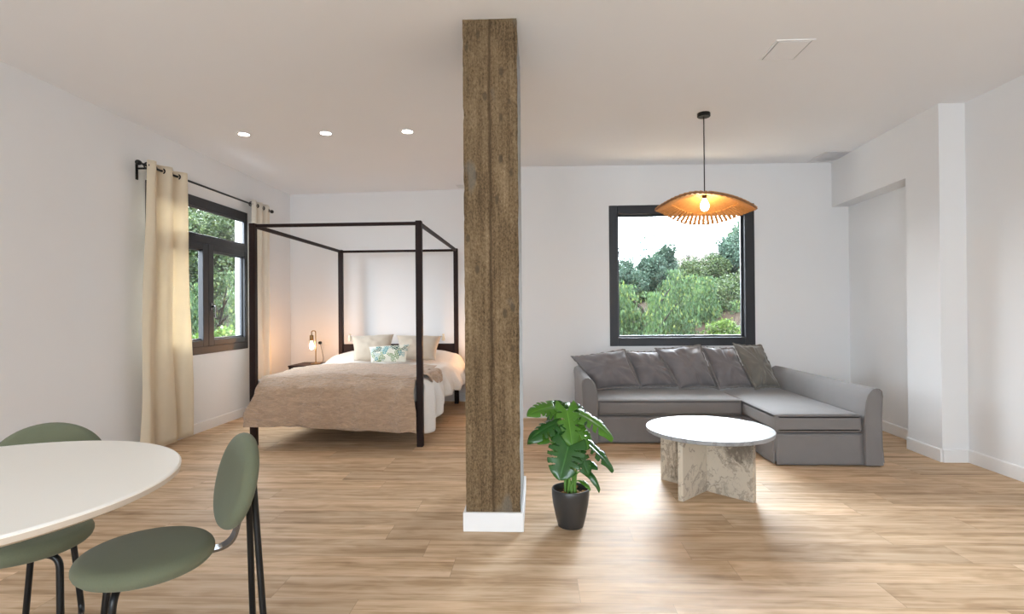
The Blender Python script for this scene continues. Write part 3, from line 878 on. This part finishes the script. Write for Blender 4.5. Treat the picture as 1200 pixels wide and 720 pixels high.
# ------------------------------------------------------------------ sofa
t = Thing('corner_sofa', 'large grey corner sofa with chaise on the right, under the big window', 'sofa', (1.44, 5.0, 0))
sx0, sx1, sback = .385, 2.487, 5.80
ai0, ai1 = .515, 2.362                           # inner faces of the arms
xm = 1.738                                       # seat / chaise joint
yf_, yc_ = 4.72, 4.08                            # seat front, chaise front
def wavy_panel(bm, a, b, z0, z1, out, amp=.006):
    """a hanging skirt of cloth between two floor points"""
    a, b = V((*a, 0)), V((*b, 0)); d = b-a; n = V((*out, 0)); L = d.length
    def p(u, v):
        k = (1-v)
        return a + d*u + V((0, 0, z0+(z1-z0)*v)) + n*(amp*k*sin(u*L*26+a.x*5) + .012*k*k + .004*nz(u*L*7, v*3, a.x, 1))
    grid(bm, p, max(8, int(L*40)), 10)
bm = new_bm()
rbox(bm, (ai0-.02, yf_+.03, .02), (xm, sback-.25, .236), .015, 2); rbox(bm, (xm-.01, yc_+.03, .02), (ai1+.02, sback-.25, .236), .015, 2)
fr = t.add('base_frame', bm, M['sofa'], smooth=40)
bm = new_bm(); wavy_panel(bm, (ai0, yf_+.012), (xm-.005, yf_+.012), .012, .232, (0, -1), .003); t.add('skirt', bm, M['sofa'], smooth=180, solid=.006)
bm = new_bm(); wavy_panel(bm, (xm+.004, yf_), (xm+.004, yc_+.014), .012, .232, (-1, 0), .004); t.add('skirt', bm, M['sofa'], smooth=180, solid=.006)
bm = new_bm(); wavy_panel(bm, (xm+.004, yc_+.014), (ai1, yc_+.014), .008, .232, (0, -1), .004); t.add('skirt', bm, M['sofa'], smooth=180, solid=.006)
def pad(bm, lo, hi, r, crown=.012):
    tmp = bmesh.new(); box(tmp, lo, hi)
    bmesh.ops.subdivide_edges(tmp, edges=tmp.edges[:], cuts=7, use_grid_fill=True)
    cx, cy = (lo[0]+hi[0])/2, (lo[1]+hi[1])/2; hx, hy = (hi[0]-lo[0])/2, (hi[1]-lo[1])/2
    for v in tmp.verts:
        if v.co.z > (lo[2]+hi[2])/2:
            k = (1-((v.co.x-cx)/hx)**2)*(1-((v.co.y-cy)/hy)**2)
            v.co.z += crown*k + .004*nz(v.co.x, v.co.y, 0, 6)*(k > .01)
    sharp = [e for e in tmp.edges if len(e.link_faces) == 2 and e.calc_face_angle() > 1]
    bmesh.ops.bevel(tmp, geom=sharp, offset=r, segments=3, profile=.5, affect='EDGES')
    merge(bm, tmp)
bm = new_bm(); pad(bm, (ai0+.003, yf_, .240), (xm-.004, sback-.24, .378), .022)
sc = t.add('seat_cushion', bm, M['sofa'], smooth=40)
bm = new_bm(); pad(bm, (xm, yc_, .240), (ai1-.004, sback-.24, .376), .025); cc = t.add('chaise_cushion', bm, M['sofa'], smooth=40)
def pipe_rect(bm, lo, hi, z):
    tube(bm, bend([(lo[0], hi[1], z), (lo[0], lo[1], z), (hi[0], lo[1], z), (hi[0], hi[1], z)], .02), .0045, 6)
bm = new_bm(); pipe_rect(bm, (ai0+.006, yf_+.003), (xm-.008, sback-.26), .368); t.add('piping', bm, M['sofa'], sc, smooth=60)
bm = new_bm(); pipe_rect(bm, (xm+.003, yc_+.004), (ai1-.01, sback-.26), .366); t.add('piping', bm, M['sofa'], cc, smooth=60)
# arms: profile flares to a rolled top on the outside
def arm_profile(inner, outer):
    s = 1 if outer > inner else -1; w = abs(outer-inner)
    pts = [(0, .01), (0, .30), (.004, .40), (.012, .47), (.028, .52), (.052, .55), (.08, .564), (.105, .56), (w-.004, .545), (w+.002, .51), (w-.003, .44), (w-.008, .30), (w-.004, .15), (w+.006, .03), (w+.007, .01)]
    return [(inner+s*a, z) for a, z in pts]
def arm(name, inner, outer, y0, y1):
    pr = arm_profile(inner, outer); n = len(pr)
    ys = [y0, y0+.006, y0+.02] + [y0+.02+(y1-y0-.04)*k/14 for k in range(1, 15)] + [y1-.006, y1]
    bm = new_bm(); rows = []
    cxm = (inner+outer)/2
    for i, y in enumerate(ys):
        sc_ = .90 if i in (0, len(ys)-1) else (.975 if i in (1, len(ys)-2) else 1)
        rows.append([bm.verts.new((cxm+(a-cxm)*sc_ + .003*nz(y, z, 0, 6), y, .01+(z-.01)*(1-(1-sc_)*.25) + (.004*nz(y, a, 3, 5) if z > .3 else 0))) for a, z in pr])
    for A, B in zip(rows, rows[1:]):
        for k in range(n):
            bm.faces.new((A[k], A[(k+1) % n], B[(k+1) % n], B[k]))
    bm.faces.new(rows[0]); bm.faces.new(rows[-1][::-1])
    a = t.add(name, bm, M['sofa'], smooth=50)
    bm = new_bm(); tube(bm, [(p, y0+.004, z) for p, z in pr[1:-1]], .0045, 6); t.add('piping', bm, M['sofa'], a, smooth=60)
arm('left_arm', ai0, sx0, yf_-.02, sback)
arm('right_arm', ai1, sx1, yc_-.02, sback-.06)
bm = new_bm()
prism(bm, [(sback-.19, .02), (sback-.155, .38), (sback-.13, .53), (sback-.095, .56), (sback-.03, .555), (sback, .5), (sback, .02)], ai0-.005, ai1+.005, axis=0)
bmesh.ops.bevel(bm, geom=[e for e in bm.edges if e.calc_face_angle(0) > .2], offset=.012, segments=2, affect='EDGES')
t.add('backrest', bm, M['sofa'], smooth=60)

CU = [
 ('grey scatter cushion leaning over the left sofa arm', ((0.345,5.44,0.685),(0.86,5.44,0.752),(0.985,5.28,0.415),(0.565,5.24,0.392)), 'sofa2', .20),
 ('grey scatter cushion second from the left on the sofa', ((0.875,5.47,0.735),(1.2,5.47,0.727),(1.35,5.30,0.412),(0.985,5.29,0.402)), 'sofa2', .19),
 ('grey scatter cushion in the middle of the five on the sofa', ((1.165,5.43,0.76),(1.6,5.46,0.79),(1.70,5.30,0.408),(1.352,5.24,0.394)), 'sofa2', .20),
 ('grey scatter cushion second from the right on the sofa', ((1.615,5.46,0.778),(1.93,5.47,0.755),(2.04,5.31,0.41),(1.725,5.26,0.398)), 'sofa2', .15),
 ('olive grey scatter cushion leaning at the chaise end of the sofa', ((1.915,5.42,0.805),(2.19,5.45,0.785),(2.3,5.30,0.405),(2.045,5.23,0.395)), 'cush', .14)]
for k, (lab, c, m, T) in enumerate(CU):
    cushion('scatter_cushion', lab, 'cushion', 'scatter cushions on the sofa', c, T, M[m], pip=M['piping'] if k != 4 else M['cush'], seed=k+4, wr=.03, n=40, front=(0, -1, 0))

# ------------------------------------------------------------------ coffee table
tx, ty = 1.085, 3.53
t = Thing('coffee_table', 'round pale marble coffee table on a cross of beige marble slabs', 'coffee table', (tx, ty, 0))
bm = new_bm(); lathe(bm, [(0, .372), (.378, .372), (.386, .376), (.388, .386), (.388, .394), (.385, .399), (0, .40)], (tx, ty, 0), 96); t.add('table_top', bm, M['marble_top'], smooth=30)
ccx, ccy = 1.062, 3.535
def slab(a, b, w, half=False):
    a, b = V((*a, 0)), V((*b, 0)); d = (b-a).normalized(); n = V((-d.y, d.x, 0))*w/2
    bm = new_bm()
    prism(bm, [tuple((p)[:2]) for p in (a+n, b+n, b-n, a-n)], 0, .372)
    bmesh.ops.bevel(bm, geom=bm.edges[:], offset=.002, segments=1, affect='EDGES')
    return bm
t.add('leg_slab', slab((.852, 3.325), (1.275, 3.75), .034), M['marble_leg'])
dd = V((1.285-1.063, 3.312-3.537, 0)).normalized()
c0 = V((1.063, 3.537, 0))
t.add('leg_slab', slab(tuple((c0+dd*.018)[:2]), (1.285, 3.312), .034), M['marble_leg'])
t.add('leg_slab', slab(tuple((c0-dd*.018)[:2]), (.842, 3.762), .034), M['marble_leg'])

# ------------------------------------------------------------------ potted monstera
qx, qy = .172, 2.94
t = Thing('potted_monstera', 'leafy green monstera in a dark grey round pot beside the column', 'potted plant', (qx, qy, 0))
bm = new_bm(); lathe(bm, [(0, 0), (.062, 0), (.068, .004), (.082, .06), (.094, .12), (.1, .17), (.1005, .198), (.098, .203), (.093, .203), (.091, .196), (.088, .165), (0, .165)], (qx, qy, 0), 48)
t.add('pot', bm, M['pot'], smooth=40)
bm = new_bm(); rs = random.Random(2)
vs = grid(bm, lambda u, v: V((qx+.089*v*cos(u*2*pi), qy+.089*v*sin(u*2*pi), .172+.008*noise.noise(V((v*cos(u*2*pi)*5, v*sin(u*2*pi)*5, 0))))), 32, 8)
t.add('soil', bm, M['soil'], smooth=60)
for k in range(9):
    a = rs.uniform(0, 2*pi); r_ = rs.uniform(.03, .078); bm = new_bm()
    c = V((qx+r_*cos(a), qy+r_*sin(a), .182)); s = rs.uniform(.008, .014)
    box(bm, (-s*1.5, -s, -s*.4), (s*1.5, s, s*.4))
    bmesh.ops.rotate(bm, verts=bm.verts[:], cent=(0,0,0), matrix=Matrix.Rotation(rs.uniform(0, 6), 3, 'Z') @ Matrix.Rotation(rs.uniform(-.5, .5), 3, 'X'))
    bmesh.ops.bevel(bm, geom=bm.edges[:], offset=s*.2, segments=1, affect='EDGES')
    bmesh.ops.translate(bm, verts=bm.verts[:], vec=c); t.add('bark_chip', bm, M['chip'])

def monstera(base, tip, normal, W, mat, droop=.03, vfold=.35, slits=5, seed=0):
    """split heart-shaped leaf from its stalk joint to the tip; the blade also lobes back behind the joint"""
    b, e = V(base), V(tip); Lv = e-b; L = Lv.length; d = Lv/L
    n = V(normal); n = (n-d*n.dot(d)).normalized(); s = d.cross(n)
    r = random.Random(seed); jit = [r.uniform(-.02, .02) for _ in range(20)]; dep = [r.uniform(.36, .55) for _ in range(20)]
    def half(v):
        # half width along the rib (0 joint .. 1 tip)
        return max(0, (v+.06)/1.06)**.30*max(0, 1-v)**.62*1.38
    bm = new_bm()
    for sd in (-1, 1):
        def pt(u, v, sd=sd):
            w = half(v)*W*.5
            back = -.34*L*(u**1.2)*(1-v)**2.6
            along = v*L + back*1.0 + .10*L*u*v*(1-v)
            x = u*w*sd
            drop = -droop*(v**2)*L*1.6 - droop*.6*L*u*u
            lift = vfold*abs(x)*(1-.6*u) + .018*L*sin(v*16+sd)*u*u
            return b + d*along + s*x + n*(lift+drop)
        def keep(u, v, sd=sd):
            for k in range(slits):
                c = .16 + k*(.58/slits) + jit[k+(0 if sd > 0 else 8)] + .10*(u-.5)
                if abs(v-c) < .030*(.4+1.3*(u-dep[k+(0 if sd > 0 else 8)])) and u > dep[k+(0 if sd > 0 else 8)]: return False
            return True
        grid(bm, pt, 14, 70, keep, uv=True)
    # uv: put the distance from the rib on V
    lay = bm.loops.layers.uv.verify()
    for fc in bm.faces:
        for l in fc.loops: l[lay].uv = (l[lay].uv[1], l[lay].uv[0])
    return bm
LE = [  # joint, tip, normal, width, material, droop
 ((.075, 2.93, .64), (-.045, 2.84, .635), (.1, -.45, .9), .13, 'leafA', .12),
 ((.10, 2.86, .565), (-.045, 2.76, .535), (.15, -.35, .92), .13, 'leafB', .18),
 ((.10, 2.96, .52), (.0, 2.88, .47), (-.4, -.75, .5), .13, 'leafA', .1),
 ((.155, 2.90, .625), (.178, 2.78, .475), (.15, -.85, .5), .14, 'leafA', .1),
 ((.135, 2.97, .60), (.09, 3.04, .665), (0, -.7, .7), .10, 'leafB', .1),
 ((.17, 3.0, .62), (.19, 3.10, .66), (.1, -.5, .85), .12, 'leafA', .2),
 ((.225, 2.91, .605), (.40, 2.83, .535), (.25, -.4, .88), .14, 'leafA', .16),
 ((.235, 3.02, .49), (.335, 3.08, .39), (.5, -.6, .6), .12, 'leafA', .1),
 ((.245, 2.91, .465), (.405, 2.83, .352), (.5, -.35, .78), .13, 'leafB', .1),
 ((.155, 2.80, .46), (.105, 2.72, .315), (-.1, -.92, .35), .21, 'leafB', .06),
 ((.215, 2.84, .40), (.262, 2.80, .315), (.25, -.8, .4), .10, 'leafB', .1),
 ((.235, 2.87, .355), (.295, 2.82, .365), (.1, -.5, .85), .075, 'leafB', .2),
 ((.255, 2.87, .322), (.33, 2.81, .285), (.2, -.3, .93), .05, 'leafB', .35),
 ((.205, 2.95, .51), (.225, 2.90, .385), (.2, -.9, .3), .12, 'leafA', .08),
 ((.12, 2.99, .47), (.085, 3.02, .36), (-.3, -.8, .4), .11, 'leafA', .08),
 ((.235, 2.90, .25), (.272, 2.86, .235), (.2, -.4, .9), .035, 'leafA', .2),
 ((.11, 2.93, .60), (.015, 2.90, .655), (-.1, -.6, .75), .12, 'leafA', .15),
 ((.20, 2.97, .60), (.285, 3.0, .545), (.3, -.75, .5), .13, 'leafB', .12),
 ((.145, 2.86, .53), (.10, 2.79, .425), (-.2, -.9, .3), .12, 'leafB', .08),
 ((.10, 2.99, .585), (.03, 3.05, .53), (-.4, -.6, .6), .13, 'leafB', .12),
 ((.205, 2.88, .53), (.255, 2.83, .44), (.25, -.85, .4), .11, 'leafA', .1),
]
for k, (b, e, n, W, m, dr) in enumerate(LE):
    bm = monstera(b, e, n, W*1.15, M[m] and m, dr, slits=(4 if W > .1 else 3) if W > .08 else 0, seed=k)
    lf = t.add('leaf', bm, M[m], smooth=180, solid=.0012)
    a = 2*pi*k/len(LE)*2.3; root = V((qx+.03*cos(a), qy+.03*sin(a), .172)); bb = V(b)
    mid = root.lerp(bb, .55) + V((0, 0, .05)) + (V((qx, qy, 0))-V((bb.x, bb.y, 0)))*.25
    pts = [root*(1-s)**2 + mid*2*s*(1-s) + bb*s*s for s in [i/12 for i in range(13)]]
    bm = new_bm(); tube(bm, pts, [.0055-.003*i/12 for i in range(13)], 7); t.add('stem', bm, M['stem'], lf, smooth=60)

# ------------------------------------------------------------------ dining table and chairs
dx, dy, dr_ = -1.395, 1.222, .478
t = Thing('dining_table', 'round dining table with warm white top in the near left corner', 'dining table', (dx, dy, 0))
bm = new_bm(); lathe(bm, [(0, .75), (dr_-.004, .75), (dr_, .747), (dr_, .744)], (dx, dy, 0), 120); top = t.add('table_top', bm, M['table'], smooth=30)
bm = new_bm(); lathe(bm, [(dr_, .744), (dr_-.001, .732), (dr_-.022, .722), (0, .722)], (dx, dy, 0), 120); t.add('table_edge', bm, M['tabedge'], top, smooth=40)
bm = new_bm(); lathe(bm, [(0, .722), (.11, .722), (.11, .712), (.035, .705), (.032, .05), (.05, .03), (0, .03)], (dx, dy, 0), 32); t.add('pedestal', bm, M['table'], smooth=40)
bm = new_bm(); lathe(bm, [(0, 0), (.25, 0), (.252, .006), (.24, .014), (.05, .03), (0, .03)], (dx, dy, 0), 64); t.add('base_plate', bm, M['table'], smooth=40)

def ell_pad(bm, rx, ry, th, n=56, bulge=.35):
    """round upholstered pad in the XY plane, centred at the origin, thickness th"""
    prof = []
    m = 9
    for k in range(m+1):
        a = -pi/2 + pi*k/m
        prof.append((1 - (1-cos(a))*th*.5/rx*1.15, th/2*sin(a)))
    prof = [(0, -th/2-.004)] + [(.5, -th/2-.003)] + prof + [(.75, th/2+.004*bulge*2), (.45, th/2+.012*bulge*2), (0, th/2+.014*bulge*2)]
    rings = []
    for r, z in prof:
        rings.append([bm.verts.new((0, 0, z))] if r == 0 else [bm.verts.new((r*rx*cos(2*pi*k/n), r*ry*sin(2*pi*k/n), z)) for k in range(n)])
    for A, B in zip(rings, rings[1:]):
        for k in range(n):
            k2 = (k+1) % n
            if len(A) == 1: bm.faces.new((A[0], B[k2], B[k]))
            elif len(B) == 1: bm.faces.new((A[k], A[k2], B[0]))
            else: bm.faces.new((A[k], A[k2], B[k2], B[k]))

def make_chair(lab, loc, rz):
    """sits facing local -Y; the origin is on the floor under the seat centre"""
    t = Local('dining_chair', lab, 'chair', loc, 'green velvet dining chairs', rz)
    bm = new_bm(); ell_pad(bm, .183, .183, .058)
    bmesh.ops.translate(bm, verts=bm.verts[:], vec=(0, 0, .425)); t.add('seat', bm, M['velvet'], smooth=180)
    # backrest: wide oval pad leaning back
    bm = new_bm(); ell_pad(bm, .178, .152, .046, bulge=.2)
    bmesh.ops.rotate(bm, verts=bm.verts[:], cent=(0,0,0), matrix=Matrix.Rotation(math.radians(90-15), 3, 'X'))
    bmesh.ops.translate(bm, verts=bm.verts[:], vec=(0, .246, .606)); t.add('backrest', bm, M['velvet'], smooth=180)
    # flat steel link from seat to backrest
    bm = new_bm()
    path = bend([(0, .13, .396), (0, .235, .396), (0, .262, .50)], .045, 6)
    w, th = .022, .004; prev = None
    for i, p in enumerate(path):
        tg = (path[min(i+1, len(path)-1)]-path[max(i-1, 0)]).normalized(); nn = V((1, 0, 0)).cross(tg)
        cur = [bm.verts.new(p+V((sx*w, 0, 0))+nn*sy*th) for sx, sy in ((-1,-1),(1,-1),(1,1),(-1,1))]
        if prev:
            for k in range(4): bm.faces.new((prev[k], prev[(k+1) % 4], cur[(k+1) % 4], cur[k]))
        else: bm.faces.new(cur)
        prev = cur
    bm.faces.new(prev[::-1]); t.add('back_link', bm, M['steel'], smooth=40)
    # tubular sled frame, one loop each side: backrest - floor - runner - front leg - under the seat
    for s in (-1, 1):
        bm = new_bm()
        pts = [(s*.024, .296, .665), (s*.035, .292, .60), (s*.085, .318, .0115), (s*.12, -.12, .0115), (s*.11, -.085, .386), (s*.02, -.05, .386)]
        tube(bm, bend(pts, .045, 7), .0105, 12); t.add('frame_tube', bm, M['black'], smooth=60)
    bm = new_bm()
    for x in (-.05, .05): rbox(bm, (x-.012, -.07, .384), (x+.012, .14, .395), .002, 1)
    t.add('seat_bracket', bm, M['black'])
    return t.o
ca = make_chair('round green velvet chair turned side-on at the right of the white dining table', (-1.183, 1.60, 0), 0)
def face(o_loc, tgt):
    d = V(tgt)-V(o_loc); return atan2(d.y, d.x)+pi/2
ca.rotation_euler.z = atan2(-.66, -.75)+pi/2
dup(ca, 'round green velvet chair behind the white dining table against the left wall', (-1.675, 1.71, 0), atan2(-.87, .49)+pi/2)

# ------------------------------------------------------------------ outside: hillside, trees
def hill(x, y):
    z = -.75 + .085*(y-6) + max(0, min(x, 11)-3)*.33 + .10*nz(x, y, 0, .35) + .05*nz(x, y, 3, .9)
    if x < -3: z += (-3-x)*.10
    return z
bm = new_bm(); grid(bm, lambda u, v: V((-28+u*60, 6.7+v*34, hill(-28+u*60, 6.7+v*34))), 90, 50)
struct('ground_hillside', bm, M['earth'], smooth=180, solid=.3, offset=-1)
bm = new_bm(); grid(bm, lambda u, v: V((-28+u*24.0, -6+v*12.7, hill(-28+u*24.0, 6.7)-.0)), 40, 10)
struct('ground_side', bm, M['earth'], smooth=180, solid=.3, offset=-1)

def crown_mesh(name, rad, n, size, mat, seed, style='round'):
    """leaves scattered through clumps of a crown about the origin"""
    r = random.Random(seed); bm = new_bm()
    clumps = []
    for _ in range(26):
        while True:
            p = V((r.uniform(-1, 1), r.uniform(-1, 1), r.uniform(-1, 1)))
            if .35 < p.length < 1: break
        clumps.append((p, r.uniform(.22, .42)))
    for i in range(n):
        c, cr = clumps[r.randrange(len(clumps))]
        if style == 'weep':
            q = V((c.x, c.y, c.z*.6+.3)); hang = r.random()
            p = V((q.x*rad[0]+r.gauss(0, .10), q.y*rad[1]+r.gauss(0, .10), q.z*rad[2] - hang*1.7*rad[2]*(.4+.6*r.random())))
            d1 = V((r.gauss(0, .25), r.gauss(0, .25), -1)).normalized()
        else:
            while True:
                o = V((r.uniform(-1, 1), r.uniform(-1, 1), r.uniform(-1, 1)))
                if o.length < 1: break
            o = o.normalized()*(o.length**.5)
            p = c*.8 + o*cr
            p = V((p.x*rad[0], p.y*rad[1], p.z*rad[2]))
            d1 = V((r.gauss(0, 1), r.gauss(0, 1), r.gauss(-.2, .7))).normalized()
        d2 = d1.cross(V((r.gauss(0, 1), r.gauss(0, 1), r.gauss(0, 1)))).normalized()
        s = size*r.uniform(.6, 1.3); w = s*(.18 if style == 'weep' else .42)
        a = [bm.verts.new(p), bm.verts.new(p+d1*s*.5+d2*w), bm.verts.new(p+d1*s), bm.verts.new(p+d1*s*.5-d2*w)]
        bm.faces.new(a)
    me = bpy.data.meshes.new(name); bm.to_mesh(me); bm.free(); me.materials.append(mat)
    return me
CR = {
 'pepper': crown_mesh('foliage', (1.5, 1.4, 1.3), 26000, .085, M['fol_a'], 1, 'weep'),
 'blue': crown_mesh('foliage', (1.3, 1.25, 1.3), 20000, .075, M['fol_b'], 2),
 'olive': crown_mesh('foliage', (1.5, 1.4, 1.25), 20000, .075, M['fol_c'], 3),
 'shrub': crown_mesh('foliage', (.6, .6, .5), 4200, .06, M['fol_d'], 4),
}
RZ = dict(pepper=1.3, blue=1.3*1.05, olive=1.25*1.05, shrub=.52)
def trunk_bm(h, r, seed):
    rn = random.Random(seed); bm = new_bm()
    pts = [V((0, 0, -.15))]
    for k in range(6): pts.append(pts[-1]+V((rn.gauss(0, .05), rn.gauss(0, .05), (h+.15)/6)))
    tube(bm, pts, [r*(1-.09*k) for k in range(7)], 9)
    for k in range(6):
        a = rn.uniform(0, 2*pi); st = pts[3+k % 4]; ln = rn.uniform(.7, 1.2)
        e = st+V((cos(a)*ln*.7, sin(a)*ln*.7, ln*.8)); mm = st.lerp(e, .5)+V((0, 0, -.08))
        tube(bm, [st, mm, e], [r*.5, r*.35, r*.16], 6)
    return bm
TR = {}
def tree(kind, name, lab, x, y, top, s=1.0, rz=0.0):
    """top = height of the crown's highest leaves"""
    z = hill(x, y); h = top - z - RZ[kind]*s
    e = bpy.data.objects.new(name, None); COL.objects.link(e); e.location = (x, y, z); e.rotation_euler.z = rz
    tag(e, lab, 'tree' if name != 'shrub' else 'shrub', 'trees and shrubs outside the windows')
    o = bpy.data.objects.new('foliage', CR[kind]); COL.objects.link(o); o.parent = e; o.location = (0, 0, h); o.scale = (s, s, s)
    obj('trunk', trunk_bm(max(.3, h), .07 if kind != 'shrub' else .015, int(x*7+y*13)), M['bark'], e, smooth=60)
tree('pepper', 'weeping_tree', 'weeping light green tree hanging at the left of the big window', 2.5, 12.6, 2.45, 1.0, .3)
tree('pepper', 'weeping_tree', 'weeping green tree filling the lower middle of the big window', 4.3, 15.6, 2.35, .95, 2.1)
tree('blue', 'broadleaf_tree', 'tall blue-green tree rising to the sky left of the big window centre', 3.95, 18.6, 3.75, .75, 1.0)
tree('blue', 'broadleaf_tree', 'blue-green tree at the far left edge of the big window', 2.55, 17.6, 3.2, .7, 2.7)
tree('olive', 'broadleaf_tree', 'olive green tree behind the pendant lamp in the dip of the tree line', 5.9, 20.0, 3.45, .8, .4)
tree('olive', 'broadleaf_tree', 'dark olive tree right of centre in the big window', 5.35, 15.6, 2.3, .75, 1.9)
tree('blue', 'broadleaf_tree', 'blue-green tree climbing the slope at the right of the big window', 7.5, 20.4, 4.5, .9, 3.3)
tree('olive', 'broadleaf_tree', 'olive tree low at the right edge of the big window', 6.6, 17.4, 2.75, .8, 5.0)
tree('olive', 'broadleaf_tree', 'olive tree farther up the slope behind the right edge of the window', 9.6, 24.0, 5.3, 1.0, 2.2)
tree('olive', 'broadleaf_tree', 'distant olive tree behind the weeping tree', 5.0, 23.5, 3.4, 1.0, 4.0)
tree('shrub', 'shrub', 'fresh green shrub low in the middle of the big window', 4.05, 12.0, .95, .75, 0)
tree('shrub', 'shrub', 'bright green shrub at the foot of the weeping tree', 3.2, 10.6, .6, .7, 1.2)
tree('shrub', 'shrub', 'small green shrub beside the rocks at the right of the window', 5.6, 14.9, 1.3, .8, 2.2)
tree('olive', 'broadleaf_tree', 'olive tree seen in the upper part of the left window', -9.4, 15.6, 4.9, 1.1, .7)
tree('pepper', 'weeping_tree', 'weeping tree filling the lower panes of the left window', -7.9, 13.0, 2.6, 1.0, 1.4)
tree('olive', 'broadleaf_tree', 'dark olive tree behind the others outside the left window', -11.2, 20.2, 6.0, 1.5, 3.9)
tree('olive', 'broadleaf_tree', 'olive tree at the near edge of the left window view', -9.9, 14.4, 3.4, 1.1, 5.1)
tree('blue', 'broadleaf_tree', 'blue-green tree at the far edge of the left window view', -9.3, 18.0, 4.6, 1.2, 2.1)
tree('shrub', 'shrub', 'bright shrub low outside the left window', -6.6, 11.2, .9, 1.3, .5)
rk = random.Random(9)
ROCKL = ['grey boulder at the foot of the slope, largest in the big window', 'grey stone lying left of the largest boulder outside', 'pale stone behind the boulders outside the big window',
         'small grey stone in front of the boulders outside', 'grey stone at the right edge of the big window', 'low flat stone beside the small shrub outside']
for k, (x, y, s) in enumerate(((4.95, 13.0, .30), (4.45, 13.2, .16), (4.9, 14.2, .22), (4.5, 12.3, .13), (5.5, 13.1, .18), (5.5, 14.0, .2))):
    bm = new_bm(); bmesh.ops.create_icosphere(bm, subdivisions=3, radius=1)
    for v in bm.verts:
        q = 1+.35*noise.noise(v.co*1.6+V((k*9, 0, 0)))
        v.co = V((v.co.x*q*s*1.3, v.co.y*q*s, v.co.z*q*s*.7+s*.25))
    o = obj('rock', bm, M['rock'], smooth=35); o.location = (x, y, hill(x, y)); o.rotation_euler.z = rk.uniform(0, 6)
    tag(o, ROCKL[k], 'rock', 'rocks on the slope')

# ------------------------------------------------------------------ light
BASE, GLOW = 21.0, 75.0
W = bpy.data.worlds.new('overcast sky'); S.world = W; W.use_nodes = True
nt = W.node_tree; bg = nt.nodes['Background']
tc = nt.nodes.new('ShaderNodeTexCoord'); sp = nt.nodes.new('ShaderNodeSeparateXYZ'); nt.links.new(tc.outputs['Generated'], sp.inputs[0])
rp = nt.nodes.new('ShaderNodeValToRGB'); nt.links.new(sp.outputs[2], rp.inputs[0])
el = rp.color_ramp.elements
el[0].position = 0; el[0].color = (.53, .59, .66, 1); el[1].position = 1; el[1].color = (.86, .93, 1, 1)
e = el.new(.25); e.color = (.70, .765, .84, 1)
# the sun stands behind thin cloud on the far side of the slope: a broad brighter patch of sky
nm = nt.nodes.new('ShaderNodeVectorMath'); nm.operation = 'NORMALIZE'; nt.links.new(tc.outputs['Generated'], nm.inputs[0])
dp = nt.nodes.new('ShaderNodeVectorMath'); dp.operation = 'DOT_PRODUCT'; nt.links.new(nm.outputs[0], dp.inputs[0])
dp.inputs[1].default_value = V((.13, .93, .35)).normalized()
def wm(op, a, b):
    n = nt.nodes.new('ShaderNodeMath'); n.operation = op
    for i, v in enumerate((a, b)):
        if isinstance(v, bpy.types.NodeSocket): nt.links.new(v, n.inputs[i])
        else: n.inputs[i].default_value = v
    return n.outputs[0]
glow = wm('MULTIPLY', wm('POWER', wm('MAXIMUM', dp.outputs['Value'], 0), 16), GLOW)
nt.links.new(rp.outputs[0], bg.inputs[0]); nt.links.new(wm('ADD', glow, BASE), bg.inputs[1])

def portal(name, loc, rot, sx, sy):
    l = bpy.data.lights.new(name, 'AREA'); l.shape = 'RECTANGLE'; l.size = sx; l.size_y = sy; l.cycles.is_portal = True
    o = bpy.data.objects.new(name, l); COL.objects.link(o); o.location = loc; o.rotation_euler = rot
portal('portal_sofa', ((SW[0]+SW[1])/2, YS+.15, (SW[2]+SW[3])/2), (-pi/2, 0, 0), SW[1]-SW[0], SW[3]-SW[2])
portal('portal_left', (XL-.09, (LW[0]+LW[1])/2, (LW[2]+LW[3])/2), (0, -pi/2, 0), LW[3]-LW[2], LW[1]-LW[0])
portal('portal_back', ((BW[0]+BW[1])/2, YB-.1, (BW[2]+BW[3])/2), (pi/2, 0, 0), BW[1]-BW[0], BW[3]-BW[2])

S.view_settings.view_transform = 'Standard'; S.view_settings.look = 'None'; S.view_settings.gamma = 1
S.view_settings.use_curve_mapping = False
S.view_settings.exposure = 0.22
c = S.cycles
c.use_denoising = True; c.denoiser = 'OPENIMAGEDENOISE'
c.max_bounces = 10; c.diffuse_bounces = 7; c.glossy_bounces = 4; c.transmission_bounces = 4; c.transparent_max_bounces = 12
c.sample_clamp_indirect = 6; c.caustics_reflective = False; c.caustics_refractive = False
